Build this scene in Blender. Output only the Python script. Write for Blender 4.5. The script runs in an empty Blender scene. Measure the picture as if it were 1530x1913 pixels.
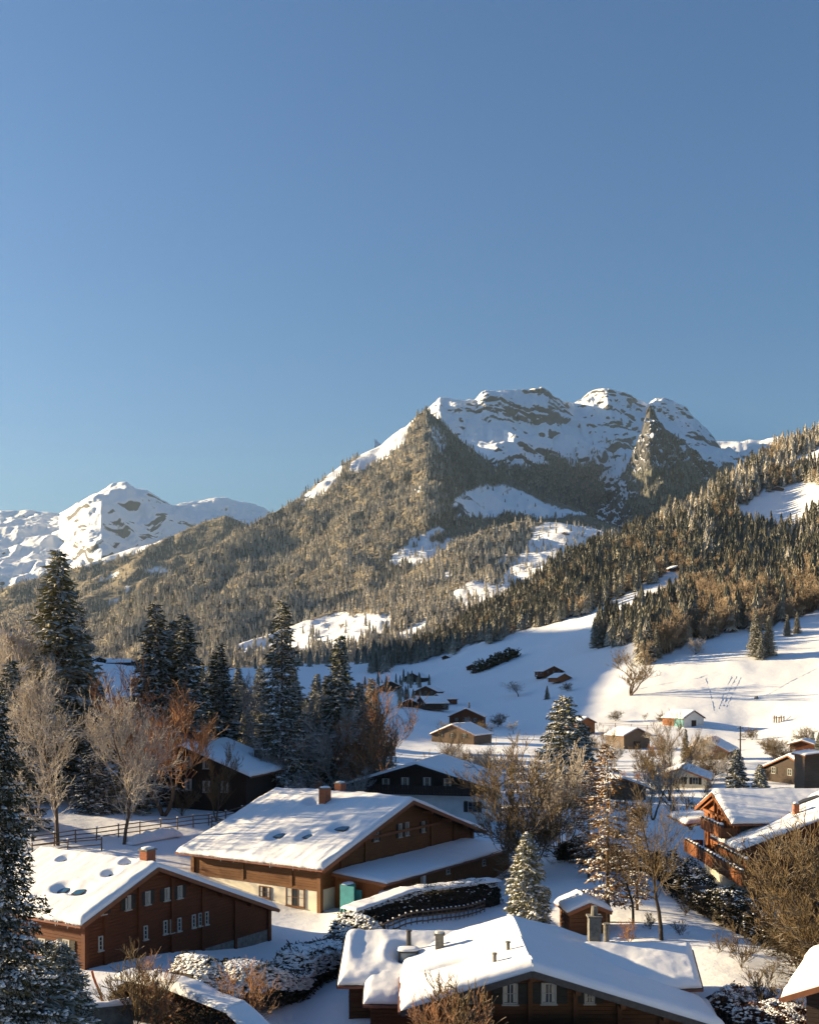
import bpy, math, random
import numpy as np
from mathutils import Vector, Matrix
random.seed(7); RNG = np.random.default_rng(7)
sc = bpy.context.scene
COL = sc.collection
# ------------------------------------------------------------------ camera, sky, sun
F, CX, HZ, CZ = 2000.0, 765.0, 1270.0, 20.0      # focal length in photo pixels, principal column, horizon row, eye height
cd = bpy.data.cameras.new('camera'); cam = bpy.data.objects.new('camera', cd); COL.objects.link(cam)
cam.location = (0, 0, CZ); cam.rotation_euler = (math.radians(90), 0, 0)
cd.sensor_fit = 'HORIZONTAL'; cd.sensor_width = 36; cd.lens = 36*F/1530; cd.shift_y = (HZ-956.5)/1530
cd.clip_start = 1; cd.clip_end = 60000
sc.camera = cam
SUN_EL, SUN_AZ = math.radians(13.5), math.radians(-75)      # azimuth from +Y, negative is to the left
w = bpy.data.worlds.new('World'); sc.world = w; w.use_nodes = True
nt = w.node_tree; bg = nt.nodes['Background']
sky = nt.nodes.new('ShaderNodeTexSky'); sky.sky_type = 'NISHITA'; sky.sun_disc = False
sky.sun_elevation = SUN_EL; sky.sun_rotation = SUN_AZ
sky.altitude = 0; sky.air_density = 1.35; sky.dust_density = 2.0; sky.ozone_density = 7.0
nt.links.new(sky.outputs[0], bg.inputs[0]); bg.inputs[1].default_value = 0.05
sd = bpy.data.lights.new('sun', 'SUN'); so = bpy.data.objects.new('sun', sd); COL.objects.link(so)
sd.energy = 5.0; sd.angle = math.radians(0.6); sd.color = (1.0, 0.77, 0.45)
sdir = Vector((math.sin(SUN_AZ)*math.cos(SUN_EL), math.cos(SUN_AZ)*math.cos(SUN_EL), math.sin(SUN_EL)))
so.rotation_euler = sdir.to_track_quat('Z', 'Y').to_euler(); so.location = (-60, 10, 60)
vs = sc.view_settings; vs.view_transform = 'Standard'; vs.look = 'None'; vs.gamma = 1; vs.use_curve_mapping = False
vs.exposure = 1.75
try: sc.display_settings.display_device = 'sRGB'
except Exception: pass
sc.cycles.volume_bounces = 0

# ------------------------------------------------------------------ small maths
def pw(px, row, Y): return ((px-CX)/F*Y, Y, CZ-(row-HZ)/F*Y)
def proj(V): return CX+F*V[..., 0]/V[..., 1], HZ+F*(CZ-V[..., 2])/V[..., 1]
def _h(ix, iy, s):
    n = (ix.astype(np.int64)*374761393 + iy.astype(np.int64)*668265263 + s*982451653) & 0x7fffffff
    n = ((n ^ (n >> 13))*1274126177) & 0x7fffffff
    return ((n ^ (n >> 16)) & 0xffff)/65535.0
def vnoise(x, y, s=0):
    x = np.asarray(x, float); y = np.asarray(y, float)
    ix, iy = np.floor(x), np.floor(y); fx, fy = x-ix, y-iy
    fx = fx*fx*fx*(fx*(fx*6-15)+10); fy = fy*fy*fy*(fy*(fy*6-15)+10)
    a, b, c, d = _h(ix, iy, s), _h(ix+1, iy, s), _h(ix, iy+1, s), _h(ix+1, iy+1, s)
    return (a+(b-a)*fx)*(1-fy)+(c+(d-c)*fx)*fy
def fbm(x, y, octv=5, s=0, ridged=False):
    t = 0; a = .5; n = 0
    for i in range(octv):
        v = vnoise(x, y, s+i*17)
        if ridged: v = 1-abs(2*v-1)
        t = t+a*v; n += a; a *= .5; x, y = x*2.03+3.1, y*2.03+7.7
    return t/n
def inpoly(px, py, poly):
    px = np.asarray(px); r = np.zeros(px.shape, bool); n = len(poly)
    for i in range(n):
        x1, y1 = poly[i]; x2, y2 = poly[(i+1) % n]
        if y1 == y2: continue
        c = ((y1 > py) != (y2 > py)) & (px < (x2-x1)*(py-y1)/(y2-y1)+x1)
        r ^= c
    return r

# ------------------------------------------------------------------ object helpers
def tag(o, label=None, cat=None, group=None, kind=None):
    if label: o['label'] = label
    if cat: o['category'] = cat
    if group: o['group'] = group
    if kind: o['kind'] = kind
    return o
def link(name, me, parent=None, loc=None, rotz=0, scale=None):
    o = bpy.data.objects.new(name, me); COL.objects.link(o)
    if parent is not None: o.parent = parent
    if loc is not None: o.location = loc
    if rotz: o.rotation_euler = (0, 0, rotz)
    if scale is not None: o.scale = scale if hasattr(scale, '__len__') else (scale,)*3
    return o
def empty(name, loc, rotz=0, label=None, cat=None, group=None):
    o = link(name, None, None, loc, rotz); o.empty_display_size = .5
    return tag(o, label, cat, group)
def npmesh(name, V, Fc, mat, smooth=False, mats=None, midx=None):
    V = np.asarray(V, np.float32); Fc = np.asarray(Fc, np.int32); k = Fc.shape[1]
    me = bpy.data.meshes.new(name)
    me.vertices.add(len(V)); me.vertices.foreach_set('co', V.ravel())
    me.loops.add(Fc.size); me.loops.foreach_set('vertex_index', Fc.ravel())
    me.polygons.add(len(Fc)); me.polygons.foreach_set('loop_start', np.arange(0, Fc.size, k, dtype=np.int32))
    me.polygons.foreach_set('loop_total', np.full(len(Fc), k, np.int32))
    for m in (mats or [mat]): me.materials.append(m)
    if midx is not None: me.polygons.foreach_set('material_index', np.asarray(midx, np.int32))
    if smooth: me.polygons.foreach_set('use_smooth', np.ones(len(Fc), bool))
    me.update(calc_edges=True); me.validate()
    return me
class MB:
    def __init__(s): s.v = []; s.f = []
    def poly(s, pts):
        n = len(s.v); s.v += [tuple(p) for p in pts]; s.f.append(tuple(range(n, n+len(pts)))); return s
    def prism(s, a, b):                       # two matching rings a (bottom) and b (top)
        n = len(s.v); k = len(a); s.v += [tuple(p) for p in a]+[tuple(p) for p in b]
        s.f.append(tuple(range(n+k-1, n-1, -1))); s.f.append(tuple(range(n+k, n+2*k)))
        for i in range(k): j = (i+1) % k; s.f.append((n+i, n+j, n+k+j, n+k+i))
        return s
    def box(s, x0, x1, y0, y1, z0, z1):
        return s.prism([(x0,y0,z0),(x1,y0,z0),(x1,y1,z0),(x0,y1,z0)], [(x0,y0,z1),(x1,y0,z1),(x1,y1,z1),(x0,y1,z1)])
    def beam(s, p, q, w, h=None, up=(0, 0, 1)):
        h = h or w; p = Vector(p); q = Vector(q); d = (q-p).normalized(); u = Vector(up)
        if abs(d.dot(u)) > .97: u = Vector((1, 0, 0))
        r = d.cross(u).normalized(); u = r.cross(d)
        k = [(-w/2, -h/2), (w/2, -h/2), (w/2, h/2), (-w/2, h/2)]
        return s.prism([p+r*a+u*b for a, b in k], [q+r*a+u*b for a, b in k])
    def cyl(s, x, y, z0, z1, r0, r1=None, n=10):
        r1 = r0 if r1 is None else r1
        c = [(math.cos(6.2832*i/n), math.sin(6.2832*i/n)) for i in range(n)]
        return s.prism([(x+r0*a, y+r0*b, z0) for a, b in c], [(x+r1*a, y+r1*b, z1) for a, b in c])
    def mesh(s, name, mat, smooth=False):
        me = bpy.data.meshes.new(name); me.from_pydata(s.v, [], s.f); me.materials.append(mat)
        if smooth: me.polygons.foreach_set('use_smooth', [True]*len(me.polygons))
        me.update(); return me
    def obj(s, name, mat, parent=None, smooth=False, **k): return link(name, s.mesh(name, mat, smooth), parent, **k)

# ------------------------------------------------------------------ materials
def newmat(name, rough=.8, spec=.3):
    m = bpy.data.materials.new(name); m.use_nodes = True; b = m.node_tree.nodes['Principled BSDF']
    b.inputs['Roughness'].default_value = rough; b.inputs['Specular IOR Level'].default_value = spec
    return m, m.node_tree, b
def N(t, typ, **k):
    n = t.nodes.new(typ)
    for a, v in k.items():
        if a in n.inputs: n.inputs[a].default_value = v
        else: setattr(n, a, v)
    return n
def noise_fac(t, scale, detail=5, lo=.35, hi=.65, coord='Object', stretch=None, rough=.6):
    tc = N(t, 'ShaderNodeTexCoord'); src = tc.outputs[coord]
    if stretch: mp = N(t, 'ShaderNodeMapping'); mp.inputs['Scale'].default_value = stretch; t.links.new(src, mp.inputs[0]); src = mp.outputs[0]
    n = N(t, 'ShaderNodeTexNoise'); n.inputs['Scale'].default_value = scale; n.inputs['Detail'].default_value = detail; n.inputs['Roughness'].default_value = rough
    t.links.new(src, n.inputs['Vector'])
    r = N(t, 'ShaderNodeMapRange'); r.inputs[1].default_value = lo; r.inputs[2].default_value = hi
    t.links.new(n.outputs[0], r.inputs[0]); return r.outputs[0], n.outputs[0]
def mix(t, f, a, b, mode='MIX'):
    m = N(t, 'ShaderNodeMix', data_type='RGBA'); m.blend_type = mode
    for s, v in ((0, f), (6, a), (7, b)):
        if isinstance(v, (int, float)): m.inputs[s].default_value = v
        elif isinstance(v, tuple): m.inputs[s].default_value = (*v, 1) if len(v) == 3 else v
        else: t.links.new(v, m.inputs[s])
    return m.outputs[2]
def bump(t, b, h, strength=.3, dist=.05):
    n = N(t, 'ShaderNodeBump'); n.inputs['Strength'].default_value = strength; n.inputs['Distance'].default_value = dist
    t.links.new(h, n.inputs['Height']); t.links.new(n.outputs[0], b.inputs['Normal'])
def upfac(t, lo, hi):
    g = N(t, 'ShaderNodeNewGeometry'); s = N(t, 'ShaderNodeSeparateXYZ'); t.links.new(g.outputs['Normal'], s.inputs[0])
    r = N(t, 'ShaderNodeMapRange'); r.inputs[1].default_value = lo; r.inputs[2].default_value = hi
    t.links.new(s.outputs[2], r.inputs[0]); return r.outputs[0], s.outputs[2]
def two_tone(name, a, b, scale, rough=.8, stretch=None, bstr=0, bdist=.02, lo=.35, hi=.65, coord='Object', spec=.3):
    m, t, p = newmat(name, rough, spec); f, raw = noise_fac(t, scale, lo=lo, hi=hi, coord=coord, stretch=stretch)
    t.links.new(mix(t, f, a, b), p.inputs['Base Color'])
    if bstr: bump(t, p, raw, bstr, bdist)
    return m
SNOW = (.80, .81, .83)
def snow_mat(name, scale, bstr, bdist, dirt=(.70, .70, .70)):
    m, t, p = newmat(name, .65, .25); f, raw = noise_fac(t, scale, 9, .25, .8, rough=.68)
    t.links.new(mix(t, f, dirt, SNOW), p.inputs['Base Color']); bump(t, p, raw, bstr, bdist); return m
M = {}
M['snow'] = snow_mat('snow_ground', .35, .5, .5)
M['roof_snow'] = snow_mat('roof_snow', 1.6, .35, .06, (.77, .77, .78))
M['tree_snow'] = two_tone('tree_snow', (.62, .62, .62), (.8, .8, .8), 3, .8)
def wood(name, a, b, stretch=(1, 1, 9), scale=1.3):
    m, t, p = newmat(name, .72, .25); f, raw = noise_fac(t, scale, 6, .3, .7, stretch=stretch)
    c = mix(t, f, a, b); f2, _ = noise_fac(t, .35, 3, .35, .7); c = mix(t, f2, c, tuple(.62*x for x in a))
    t.links.new(c, p.inputs['Base Color']); bump(t, p, raw, .4, .02); return m
M['wood_red'] = wood('stained_red_brown_boards', (.125, .038, .013), (.075, .024, .01))
M['wood_honey'] = wood('honey_brown_boards', (.185, .08, .029), (.115, .048, .019))
M['wood_orange'] = wood('orange_brown_boards', (.27, .10, .034), (.18, .066, .025))
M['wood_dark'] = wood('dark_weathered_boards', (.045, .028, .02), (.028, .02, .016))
M['wood_grey'] = wood('grey_brown_boards', (.16, .11, .075), (.1, .07, .05))
M['trim'] = wood('roof_edge_timber', (.25, .1, .05), (.16, .07, .035), (3, 3, 3))
M['plaster'] = two_tone('white_render_wall', (.62, .57, .46), (.5, .46, .37), .8, .9)
M['plaster_cold'] = two_tone('pale_render_wall', (.6, .6, .58), (.5, .5, .48), .8, .9)
M['stone'] = two_tone('grey_stone', (.2, .19, .17), (.11, .105, .095), 4, .9, bstr=.6, bdist=.03)
M['brick'] = two_tone('brick_red', (.33, .12, .06), (.22, .08, .045), 6, .9)
M['metal_dark'] = two_tone('dark_sheet_metal', (.05, .05, .05), (.03, .03, .035), 5, .45)
M['copper'] = two_tone('copper_gutter', (.22, .085, .05), (.13, .05, .035), 2, .45)
M['frame_white'] = two_tone('white_window_frame', (.40, .39, .35), (.32, .31, .28), 3, .6)
M['shutter_dark'] = two_tone('dark_shutter', (.03, .028, .024), (.018, .018, .016), 4, .7)
M['shutter_green'] = two_tone('green_shutter', (.09, .26, .05), (.06, .19, .035), 3, .6)
M['teal'] = two_tone('teal_paint', (.04, .22, .25), (.03, .16, .19), 2, .5)
M['orange_paint'] = two_tone('orange_paint', (.62, .13, .03), (.5, .1, .03), 3, .5)
M['green_paint'] = two_tone('green_plastic', (.03, .3, .12), (.02, .22, .09), 3, .5)
M['curtain'] = two_tone('pale_curtain', (.5, .48, .42), (.36, .34, .3), 5, .9, stretch=(12, 12, 1))
def glass(name, col):
    m, t, p = newmat(name, .08, .5); p.inputs['Base Color'].default_value = (*col, 1); return m
M['glass'] = glass('window_glass', (.02, .025, .03)); M['glass_blue'] = glass('blue_window_glass', (.03, .09, .16))
M['bark'] = two_tone('bark', (.12, .085, .06), (.06, .045, .035), 3, .95, stretch=(3, 3, 1))
M['bark_dark'] = two_tone('dark_bark', (.05, .038, .03), (.03, .024, .02), 3, .95)
def twig(name, a, b, frost=.6, lo=.1, hi=.8):
    m, t, p = newmat(name, .9, .1); f, _ = noise_fac(t, 1.2, 4, .3, .7); c = mix(t, f, a, b)
    u, _ = upfac(t, lo, hi); mu = N(t, 'ShaderNodeMath', operation='MULTIPLY'); t.links.new(u, mu.inputs[0]); mu.inputs[1].default_value = frost
    t.links.new(mix(t, mu.outputs[0], c, (.66, .64, .6)), p.inputs['Base Color']); return m
M['twig_tan'] = twig('frosted_tan_twigs', (.48, .41, .335), (.30, .25, .20), .95, .0, .6)
M['twig_grey'] = twig('frosted_grey_twigs', (.27, .245, .22), (.17, .15, .135), .85, .0, .7)
M['twig_russet'] = twig('russet_twigs', (.32, .165, .085), (.2, .11, .06), .25)
M['twig_olive'] = twig('olive_brown_twigs', (.15, .105, .055), (.09, .065, .035), .25)
def needles(name, a, b, frost, fcol=(.6, .58, .55), scale=.9, lo=.2, hi=.9):
    m, t, p = newmat(name, .9, .08); f, _ = noise_fac(t, scale, 4, .3, .7); c = mix(t, f, a, b)
    oi = N(t, 'ShaderNodeObjectInfo'); r = N(t, 'ShaderNodeMapRange'); r.inputs[3].default_value = .55; r.inputs[4].default_value = 1.3
    t.links.new(oi.outputs['Random'], r.inputs[0]); hs = N(t, 'ShaderNodeHueSaturation'); t.links.new(c, hs.inputs['Color']); t.links.new(r.outputs[0], hs.inputs['Value'])
    u, _ = upfac(t, lo, hi); mu = N(t, 'ShaderNodeMath', operation='MULTIPLY'); t.links.new(u, mu.inputs[0]); mu.inputs[1].default_value = frost
    t.links.new(mix(t, mu.outputs[0], hs.outputs[0], fcol), p.inputs['Base Color']); return m
M['needle'] = needles('spruce_needles', (.085, .09, .045), (.18, .165, .09), .7)
M['needle_dark'] = needles('dark_spruce_needles', (.05, .06, .036), (.09, .095, .055), .6)
M['needle_brown'] = needles('brown_larch_needles', (.24, .125, .05), (.15, .085, .035), .3)
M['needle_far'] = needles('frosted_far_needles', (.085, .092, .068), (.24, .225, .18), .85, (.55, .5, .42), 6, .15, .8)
M['needle_frost'] = needles('hoar_frosted_needles', (.36, .34, .285), (.54, .505, .43), .9, (.66, .61, .53), 6, .1, .7)
M['puff_far'] = needles('frosted_far_twigs', (.40, .31, .21), (.28, .215, .15), .5, (.4, .36, .3), 6)
M['leaf_hedge'] = needles('hedge_leaves', (.03, .032, .016), (.055, .045, .022), .1)
M['leaf_orange'] = needles('orange_winter_leaves', (.34, .12, .035), (.2, .075, .03), .15)
M['leaf_russet'] = needles('dull_red_winter_leaves', (.13, .06, .035), (.08, .045, .03), .2)
# mountain ground: snow over rock by slope, and forest floor where the mesh says so
def mountain_mat(name, sc_, rock=(.125, .12, .12), lo=.55, hi=.75, jit=.35, forest=(.13, .11, .08), bstr=.7, bdist=8, stretch=None):
    m, t, p = newmat(name, .85, .15)
    f, raw = noise_fac(t, sc_, 9, .25, .75, coord='Object', rough=.68, stretch=stretch)
    g, nz = upfac(t, -1, 1)
    ad = N(t, 'ShaderNodeMath', operation='MULTIPLY_ADD'); t.links.new(raw, ad.inputs[0]); ad.inputs[1].default_value = jit; t.links.new(nz, ad.inputs[2])
    r = N(t, 'ShaderNodeMapRange'); r.inputs[1].default_value = lo+jit*.5; r.inputs[2].default_value = hi+jit*.5; t.links.new(ad.outputs[0], r.inputs[0])
    rk = mix(t, f, rock, tuple(.5*x for x in rock)); c = mix(t, r.outputs[0], rk, SNOW)
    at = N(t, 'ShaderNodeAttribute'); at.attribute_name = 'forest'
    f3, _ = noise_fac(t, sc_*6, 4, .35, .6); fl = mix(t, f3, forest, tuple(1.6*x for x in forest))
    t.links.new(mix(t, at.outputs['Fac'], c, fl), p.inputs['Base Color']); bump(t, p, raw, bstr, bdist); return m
M['mtn_far'] = mountain_mat('far_snow_and_rock', .006, lo=.40, hi=.50, jit=.55, stretch=(1,1,2.2), forest=(.05, .055, .05))  # forest floor darkened, the massif's shade put into its colour
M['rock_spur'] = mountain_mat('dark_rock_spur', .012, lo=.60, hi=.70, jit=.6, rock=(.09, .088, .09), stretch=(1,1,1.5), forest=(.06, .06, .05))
M['mtn_mid'] = mountain_mat('wooded_mountain_ground', .01, lo=.35, hi=.5, jit=.2)
M['hill'] = mountain_mat('valley_snow', .05, lo=.1, hi=.2, jit=.1, forest=(.10, .08, .055), bstr=.35, bdist=1.2)

# ------------------------------------------------------------------ terrain of the valley: one height field
# controls: column, row, distance of spots of ground
GP = [(157,1817,61),(474,1761,75),(611,1721,83),(917,1650,100),(760,1735,72),(500,2070,48),(765,2030,50),(1000,2000,50),(1200,1990,50),
 (630,1885,58),(1200,1700,80),(1345,1790,66),(1420,1875,57),(1100,1720,78),(1403,1691,86),(1344,1648,96),(1250,1605,100),(1530,1760,72),
 (85,1570,100),(480,1495,125),(300,1575,102),(440,1520,122),(110,1545,106),(-50,1800,66),(60,1792,64),(60,1925,44),(250,1960,44),(480,1940,46),(1000,1610,98),(1000,1560,112),
 (900,1450,190),(700,1450,190),(1200,1480,165),(1450,1480,160),(1000,1390,290),(1200,1352,390),(1400,1354,390),(1500,1405,250),(1700,1405,250),(830,1352,400),(1300,1420,230),
 (1200,1300,440),(1200,1235,500),(1400,1280,440),(1400,1205,500),(1530,1135,560),(1530,1300,415),(1850,1200,450),(1060,1345,415),(1080,1260,510),(1125,1190,620),(1230,1125,660),
 (950,1335,440),(800,1325,430),(700,1280,600),(850,1245,700),(900,1210,780),(1000,1170,800),(1150,1110,850),(1260,1058,880),
 (750,1228,950),(900,1150,1050),(1040,1058,1150),(1130,1012,1200),(1230,975,1230),(1300,928,1270),(1370,882,1310),(1440,812,1370),(1530,795,1400),(1750,740,1420),
 (1400,1100,760),(1530,1020,930),(1400,1000,1020),(1250,1050,950),(1470,912,1200),(1300,1110,760),(1250,1290,1900),(1500,1200,2300),(1000,1250,1700),(750,1258,1500),(400,1262,1500),(900,1262,2600),(300,1270,2600),(1900,1000,2500),
 (200,1235,900),(0,1190,700),(300,1310,300),(450,1255,800),(600,1238,880),(50,1320,300),(-300,1135,300),(-300,900,700),(-150,1060,700),(-500,960,520),(-900,700,800),(-900,950,500),(-900,1180,250),(-200,1180,1500),(-900,1100,2000),
 (-600,1600,100),(-600,2300,40),(1900,1550,100),(2000,2300,40),(2300,1330,300),(2400,900,900),(0,2900,22),(765,3000,22),(1530,2900,22),(765,4200,13),(-600,4200,13),(2000,4200,13),(-600,1220,180),(-250,1400,120),(150,1400,200),
 (2600,700,1500)]
def _uv(px, Y): return np.stack([np.asarray(px, float)/420, np.log(np.asarray(Y, float))*1.25], -1)
_P = np.array(GP, float); _C = _uv(_P[:, 0], _P[:, 2]); _n = len(_C)
def _k(d): return np.where(d > 1e-9, d*d*np.log(d+1e-12), 0)
_D = np.linalg.norm(_C[:, None]-_C[None], axis=-1)
_A = np.zeros((_n+3, _n+3)); _A[:_n, :_n] = _k(_D)+np.eye(_n)*.03; _A[:_n, _n] = 1; _A[:_n, _n+1:] = _C; _A[_n, :_n] = 1; _A[_n+1:, :_n] = _C.T
_W = np.linalg.solve(_A, np.concatenate([(_P[:, 1]-HZ)*_P[:, 2]/(60+_P[:, 2]), [0, 0, 0]]))
def grow(px, Y):
    q = _uv(px, Y); sh = q.shape[:-1]; q = q.reshape(-1, 2); out = np.zeros(len(q))
    for i in range(0, len(q), 20000):
        d = np.linalg.norm(q[i:i+20000, None]-_C[None], axis=-1)
        out[i:i+20000] = _k(d)@_W[:_n]+_W[_n]+q[i:i+20000]@_W[_n+1:]
    Y = np.asarray(Y, float)
    return HZ+out.reshape(sh)*(60+Y)/Y
def gz(X, Y):
    X = np.asarray(X, float); Y = np.asarray(Y, float)
    z = CZ-(grow(CX+F*X/Y, Y)-HZ)/F*Y
    k = np.clip((Y-40)/600, .05, 1)
    z = z+(fbm(X/9, Y/9, 4, 3)-.5)*.7*np.clip(Y/60, .4, 1)+(fbm(X/60, Y/60, 4, 5)-.5)*10*k*np.clip((Y-330)/400, 0, 1)
    return z
def GZ(X, Y): return float(gz(np.array([X]), np.array([Y]))[0])
def grid_obj(name, V, mat, kind='structure', forest=None, smooth=True, label=None):
    nr, nc = V.shape[:2]; i = np.arange(nr*nc).reshape(nr, nc)
    Fc = np.stack([i[:-1, :-1], i[:-1, 1:], i[1:, 1:], i[1:, :-1]], -1).reshape(-1, 4)
    me = npmesh(name, V.reshape(-1, 3), Fc, mat, smooth)
    if forest is not None:
        a = me.attributes.new('forest', 'FLOAT', 'POINT'); a.data.foreach_set('value', forest.ravel().astype(np.float32))
    o = link(name, me); tag(o, label, None, None, kind); return o
def smask(V, polys, ex, wob=6, s=0):
    px, py = proj(V); sx = (vnoise(px/14, py/14, 31+s)-.5)*2*wob; sy = (vnoise(px/14, py/14, 37+s)-.5)*2*wob
    m = np.zeros(px.shape, bool)
    for p in polys: m |= inpoly(px+sx, py+sy, p)
    for p in ex: m &= ~inpoly(px+sx, py+sy, p)
    return m
cols = np.concatenate([np.arange(-1500, -60, 40), np.arange(-60, 1600, 6), np.arange(1600, 3001, 40)]).astype(float)
ys = np.exp(np.concatenate([np.linspace(math.log(9), math.log(140), 170), np.linspace(math.log(142), math.log(2900), 260)]))
YY, PX = np.meshgrid(ys, cols, indexing='ij'); GX = (PX-CX)/F*YY
GV = np.stack([GX, YY, gz(GX, YY)], -1)
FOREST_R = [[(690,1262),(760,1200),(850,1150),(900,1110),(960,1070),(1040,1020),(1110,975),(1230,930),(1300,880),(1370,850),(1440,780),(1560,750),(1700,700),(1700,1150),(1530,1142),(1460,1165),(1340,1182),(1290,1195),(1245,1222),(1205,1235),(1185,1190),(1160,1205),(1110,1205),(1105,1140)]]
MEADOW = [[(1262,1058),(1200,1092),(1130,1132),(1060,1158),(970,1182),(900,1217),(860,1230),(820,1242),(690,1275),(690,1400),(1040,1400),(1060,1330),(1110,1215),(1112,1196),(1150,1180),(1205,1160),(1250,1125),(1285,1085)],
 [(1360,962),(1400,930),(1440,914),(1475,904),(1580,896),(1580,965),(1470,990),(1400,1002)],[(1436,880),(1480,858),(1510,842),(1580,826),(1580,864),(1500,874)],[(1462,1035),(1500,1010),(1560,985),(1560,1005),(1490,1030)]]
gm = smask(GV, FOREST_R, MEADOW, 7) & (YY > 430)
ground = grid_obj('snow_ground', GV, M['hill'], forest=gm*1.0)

# ------------------------------------------------------------------ mountains: sheets with relief, each at its own distance
def sheet(name, colsd, mat, step, nlev, amp, nscale, back=(90, .18), forest=None, ex=(), ridged=True, seed=1, taper=.35, wob=6):
    px0 = [c[0] for c in colsd]; K = len(colsd[0][1])
    pc = np.arange(px0[0], px0[-1]+.1, step)
    R = np.array([[lv[0] for lv in c[1]] for c in colsd], float); D = np.array([[lv[1] for lv in c[1]] for c in colsd], float)
    r = np.stack([np.interp(pc, px0, R[:, k]) for k in range(K)]); d = np.stack([np.interp(pc, px0, D[:, k]) for k in range(K)])
    r = np.vstack([r, r[-1:]+back[0]]); d = np.vstack([d, d[-1:]*(1+back[1])])
    t = np.linspace(0, K-1, nlev); t = np.concatenate([t, np.linspace(K-1, K, 10)[1:]])
    tk = np.clip(t.astype(int), 0, K-1); tf = (t-tk)[:, None]
    rr = r[tk]*(1-tf)+r[tk+1]*tf; dd = d[tk]*(1-tf)+d[tk+1]*tf
    X = (pc[None]-CX)/F*dd; Z = CZ-(rr-HZ)/F*dd
    V = np.stack([X, dd, Z], -1)
    n = fbm(X/nscale, dd/nscale+seed*9.3, 6, seed, ridged)-(.62 if ridged else .5)
    fall = 1-(1-taper)*np.exp(-((t[:, None]-(K-1))/.22)**2)
    V[..., 2] += n*amp*fall
    n2 = fbm(X/nscale*1.7+50, Z/nscale*2.2, 5, seed+5, ridged)-(.62 if ridged else .5); V[..., 1] += n2*amp*1.3
    V[..., 0] = V[..., 0]*(V[..., 1]/dd)
    fm = None
    if forest is not None: fm = smask(V, forest, ex, wob, seed)*1.0
    o = grid_obj(name, V, mat, forest=fm); return V, fm
def lin(px, top, dtop, bot, dbot, n=5, curve=1.0): return (px, [(bot+(top-bot)*(i/(n-1))**curve, dbot+(dtop-dbot)*(i/(n-1))) for i in range(n)])
# far left snow summits
sky2 = [(-260,1000,9800),(-120,965,9800),(0,955,9800),(60,952,9900),(110,957,9900),(140,941,9800),(165,927,9700),(190,914,9600),(215,902,9550),(236,897,9500),(256,913,9600),(275,917,9500),(300,935,9700),(322,946,9900),(360,939,10100),(390,934,10200),(420,930,10300),(455,938,10300),(490,950,10400),(560,985,10500),(700,1040,10500)]
mid2 = {}
C2 = []
for px, tp, d in sky2:
    # the main peak has a spur running down towards the valley on its left side
    k = math.exp(-((px-185)/45)**2); k2 = math.exp(-((px-275)/40)**2)
    C2.append((px, [(r_, d_+max(0, px-236)*6.0) for r_, d_ in [(1150, 7000), (1085-10*k, 7500-500*k), (1040-10*k, 8200-900*k), (1000, 8800-1000*k-200*k2), (965-22*k, 9200-700*k-400*k2) if tp < 950 else (tp+18, 9400), (tp, d)]]))
V2, _ = sheet('far_snow_mountain', C2, M['mtn_far'], 2.5, 160, 170, 560, seed=4, taper=.3)
# main snow massif
sky1 = [(700,900,8200),(760,830,8000),(800,764,7900),(822,742,7800),(845,746,7800),(868,749,7700),(888,745,7700),(900,731,7600),(915,727,7600),(940,728,7600),(968,728,7600),(988,727,7600),(1003,724,7500),(1015,721,7500),(1024,727,7500),(1032,737,7600),(1050,748,7800),(1072,756,8000),(1086,748,8000),(1100,738,7900),(1120,731,7800),(1135,730,7700),(1158,735,7700),(1172,739,7700),(1190,748,7800),(1212,752,7800),(1225,742,7600),(1240,740,7600),(1255,745,7600),(1268,757,7500),(1280,763,7400),(1296,783,7300),(1312,800,7200),(1328,815,7100),(1345,836,7000),(1368,862,6900),(1400,900,6900),(1480,960,6900)]
CM = []
for px, tp, d in sky1:
    k = math.exp(-((px-1150)/70)**2); g = math.exp(-((px-930)/60)**2); b = math.exp(-((px-1300)/45)**2)
    dep = d-7400
    tl = (px-1000)*3.2
    CM.append((px, [(r_, d_+tl) for r_, d_ in [(1060, 5200), (990, 5400), (930+10*k, 5800+200*k), (880, 6300+200*k-200*b), (835, 6750+250*k-200*g), (max(tp+28, 790) if tp < 770 else tp+15, 7150+dep*.6-150*b), (tp, d)]]))
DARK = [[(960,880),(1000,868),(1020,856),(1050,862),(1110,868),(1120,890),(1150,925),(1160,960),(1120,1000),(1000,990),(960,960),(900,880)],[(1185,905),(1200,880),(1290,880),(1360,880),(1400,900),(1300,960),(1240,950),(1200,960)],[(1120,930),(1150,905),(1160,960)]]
VM, fM = sheet('snow_massif', CM, M['mtn_far'], 2, 230, 150, 420, seed=11, taper=.3, forest=DARK, wob=12)
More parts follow.
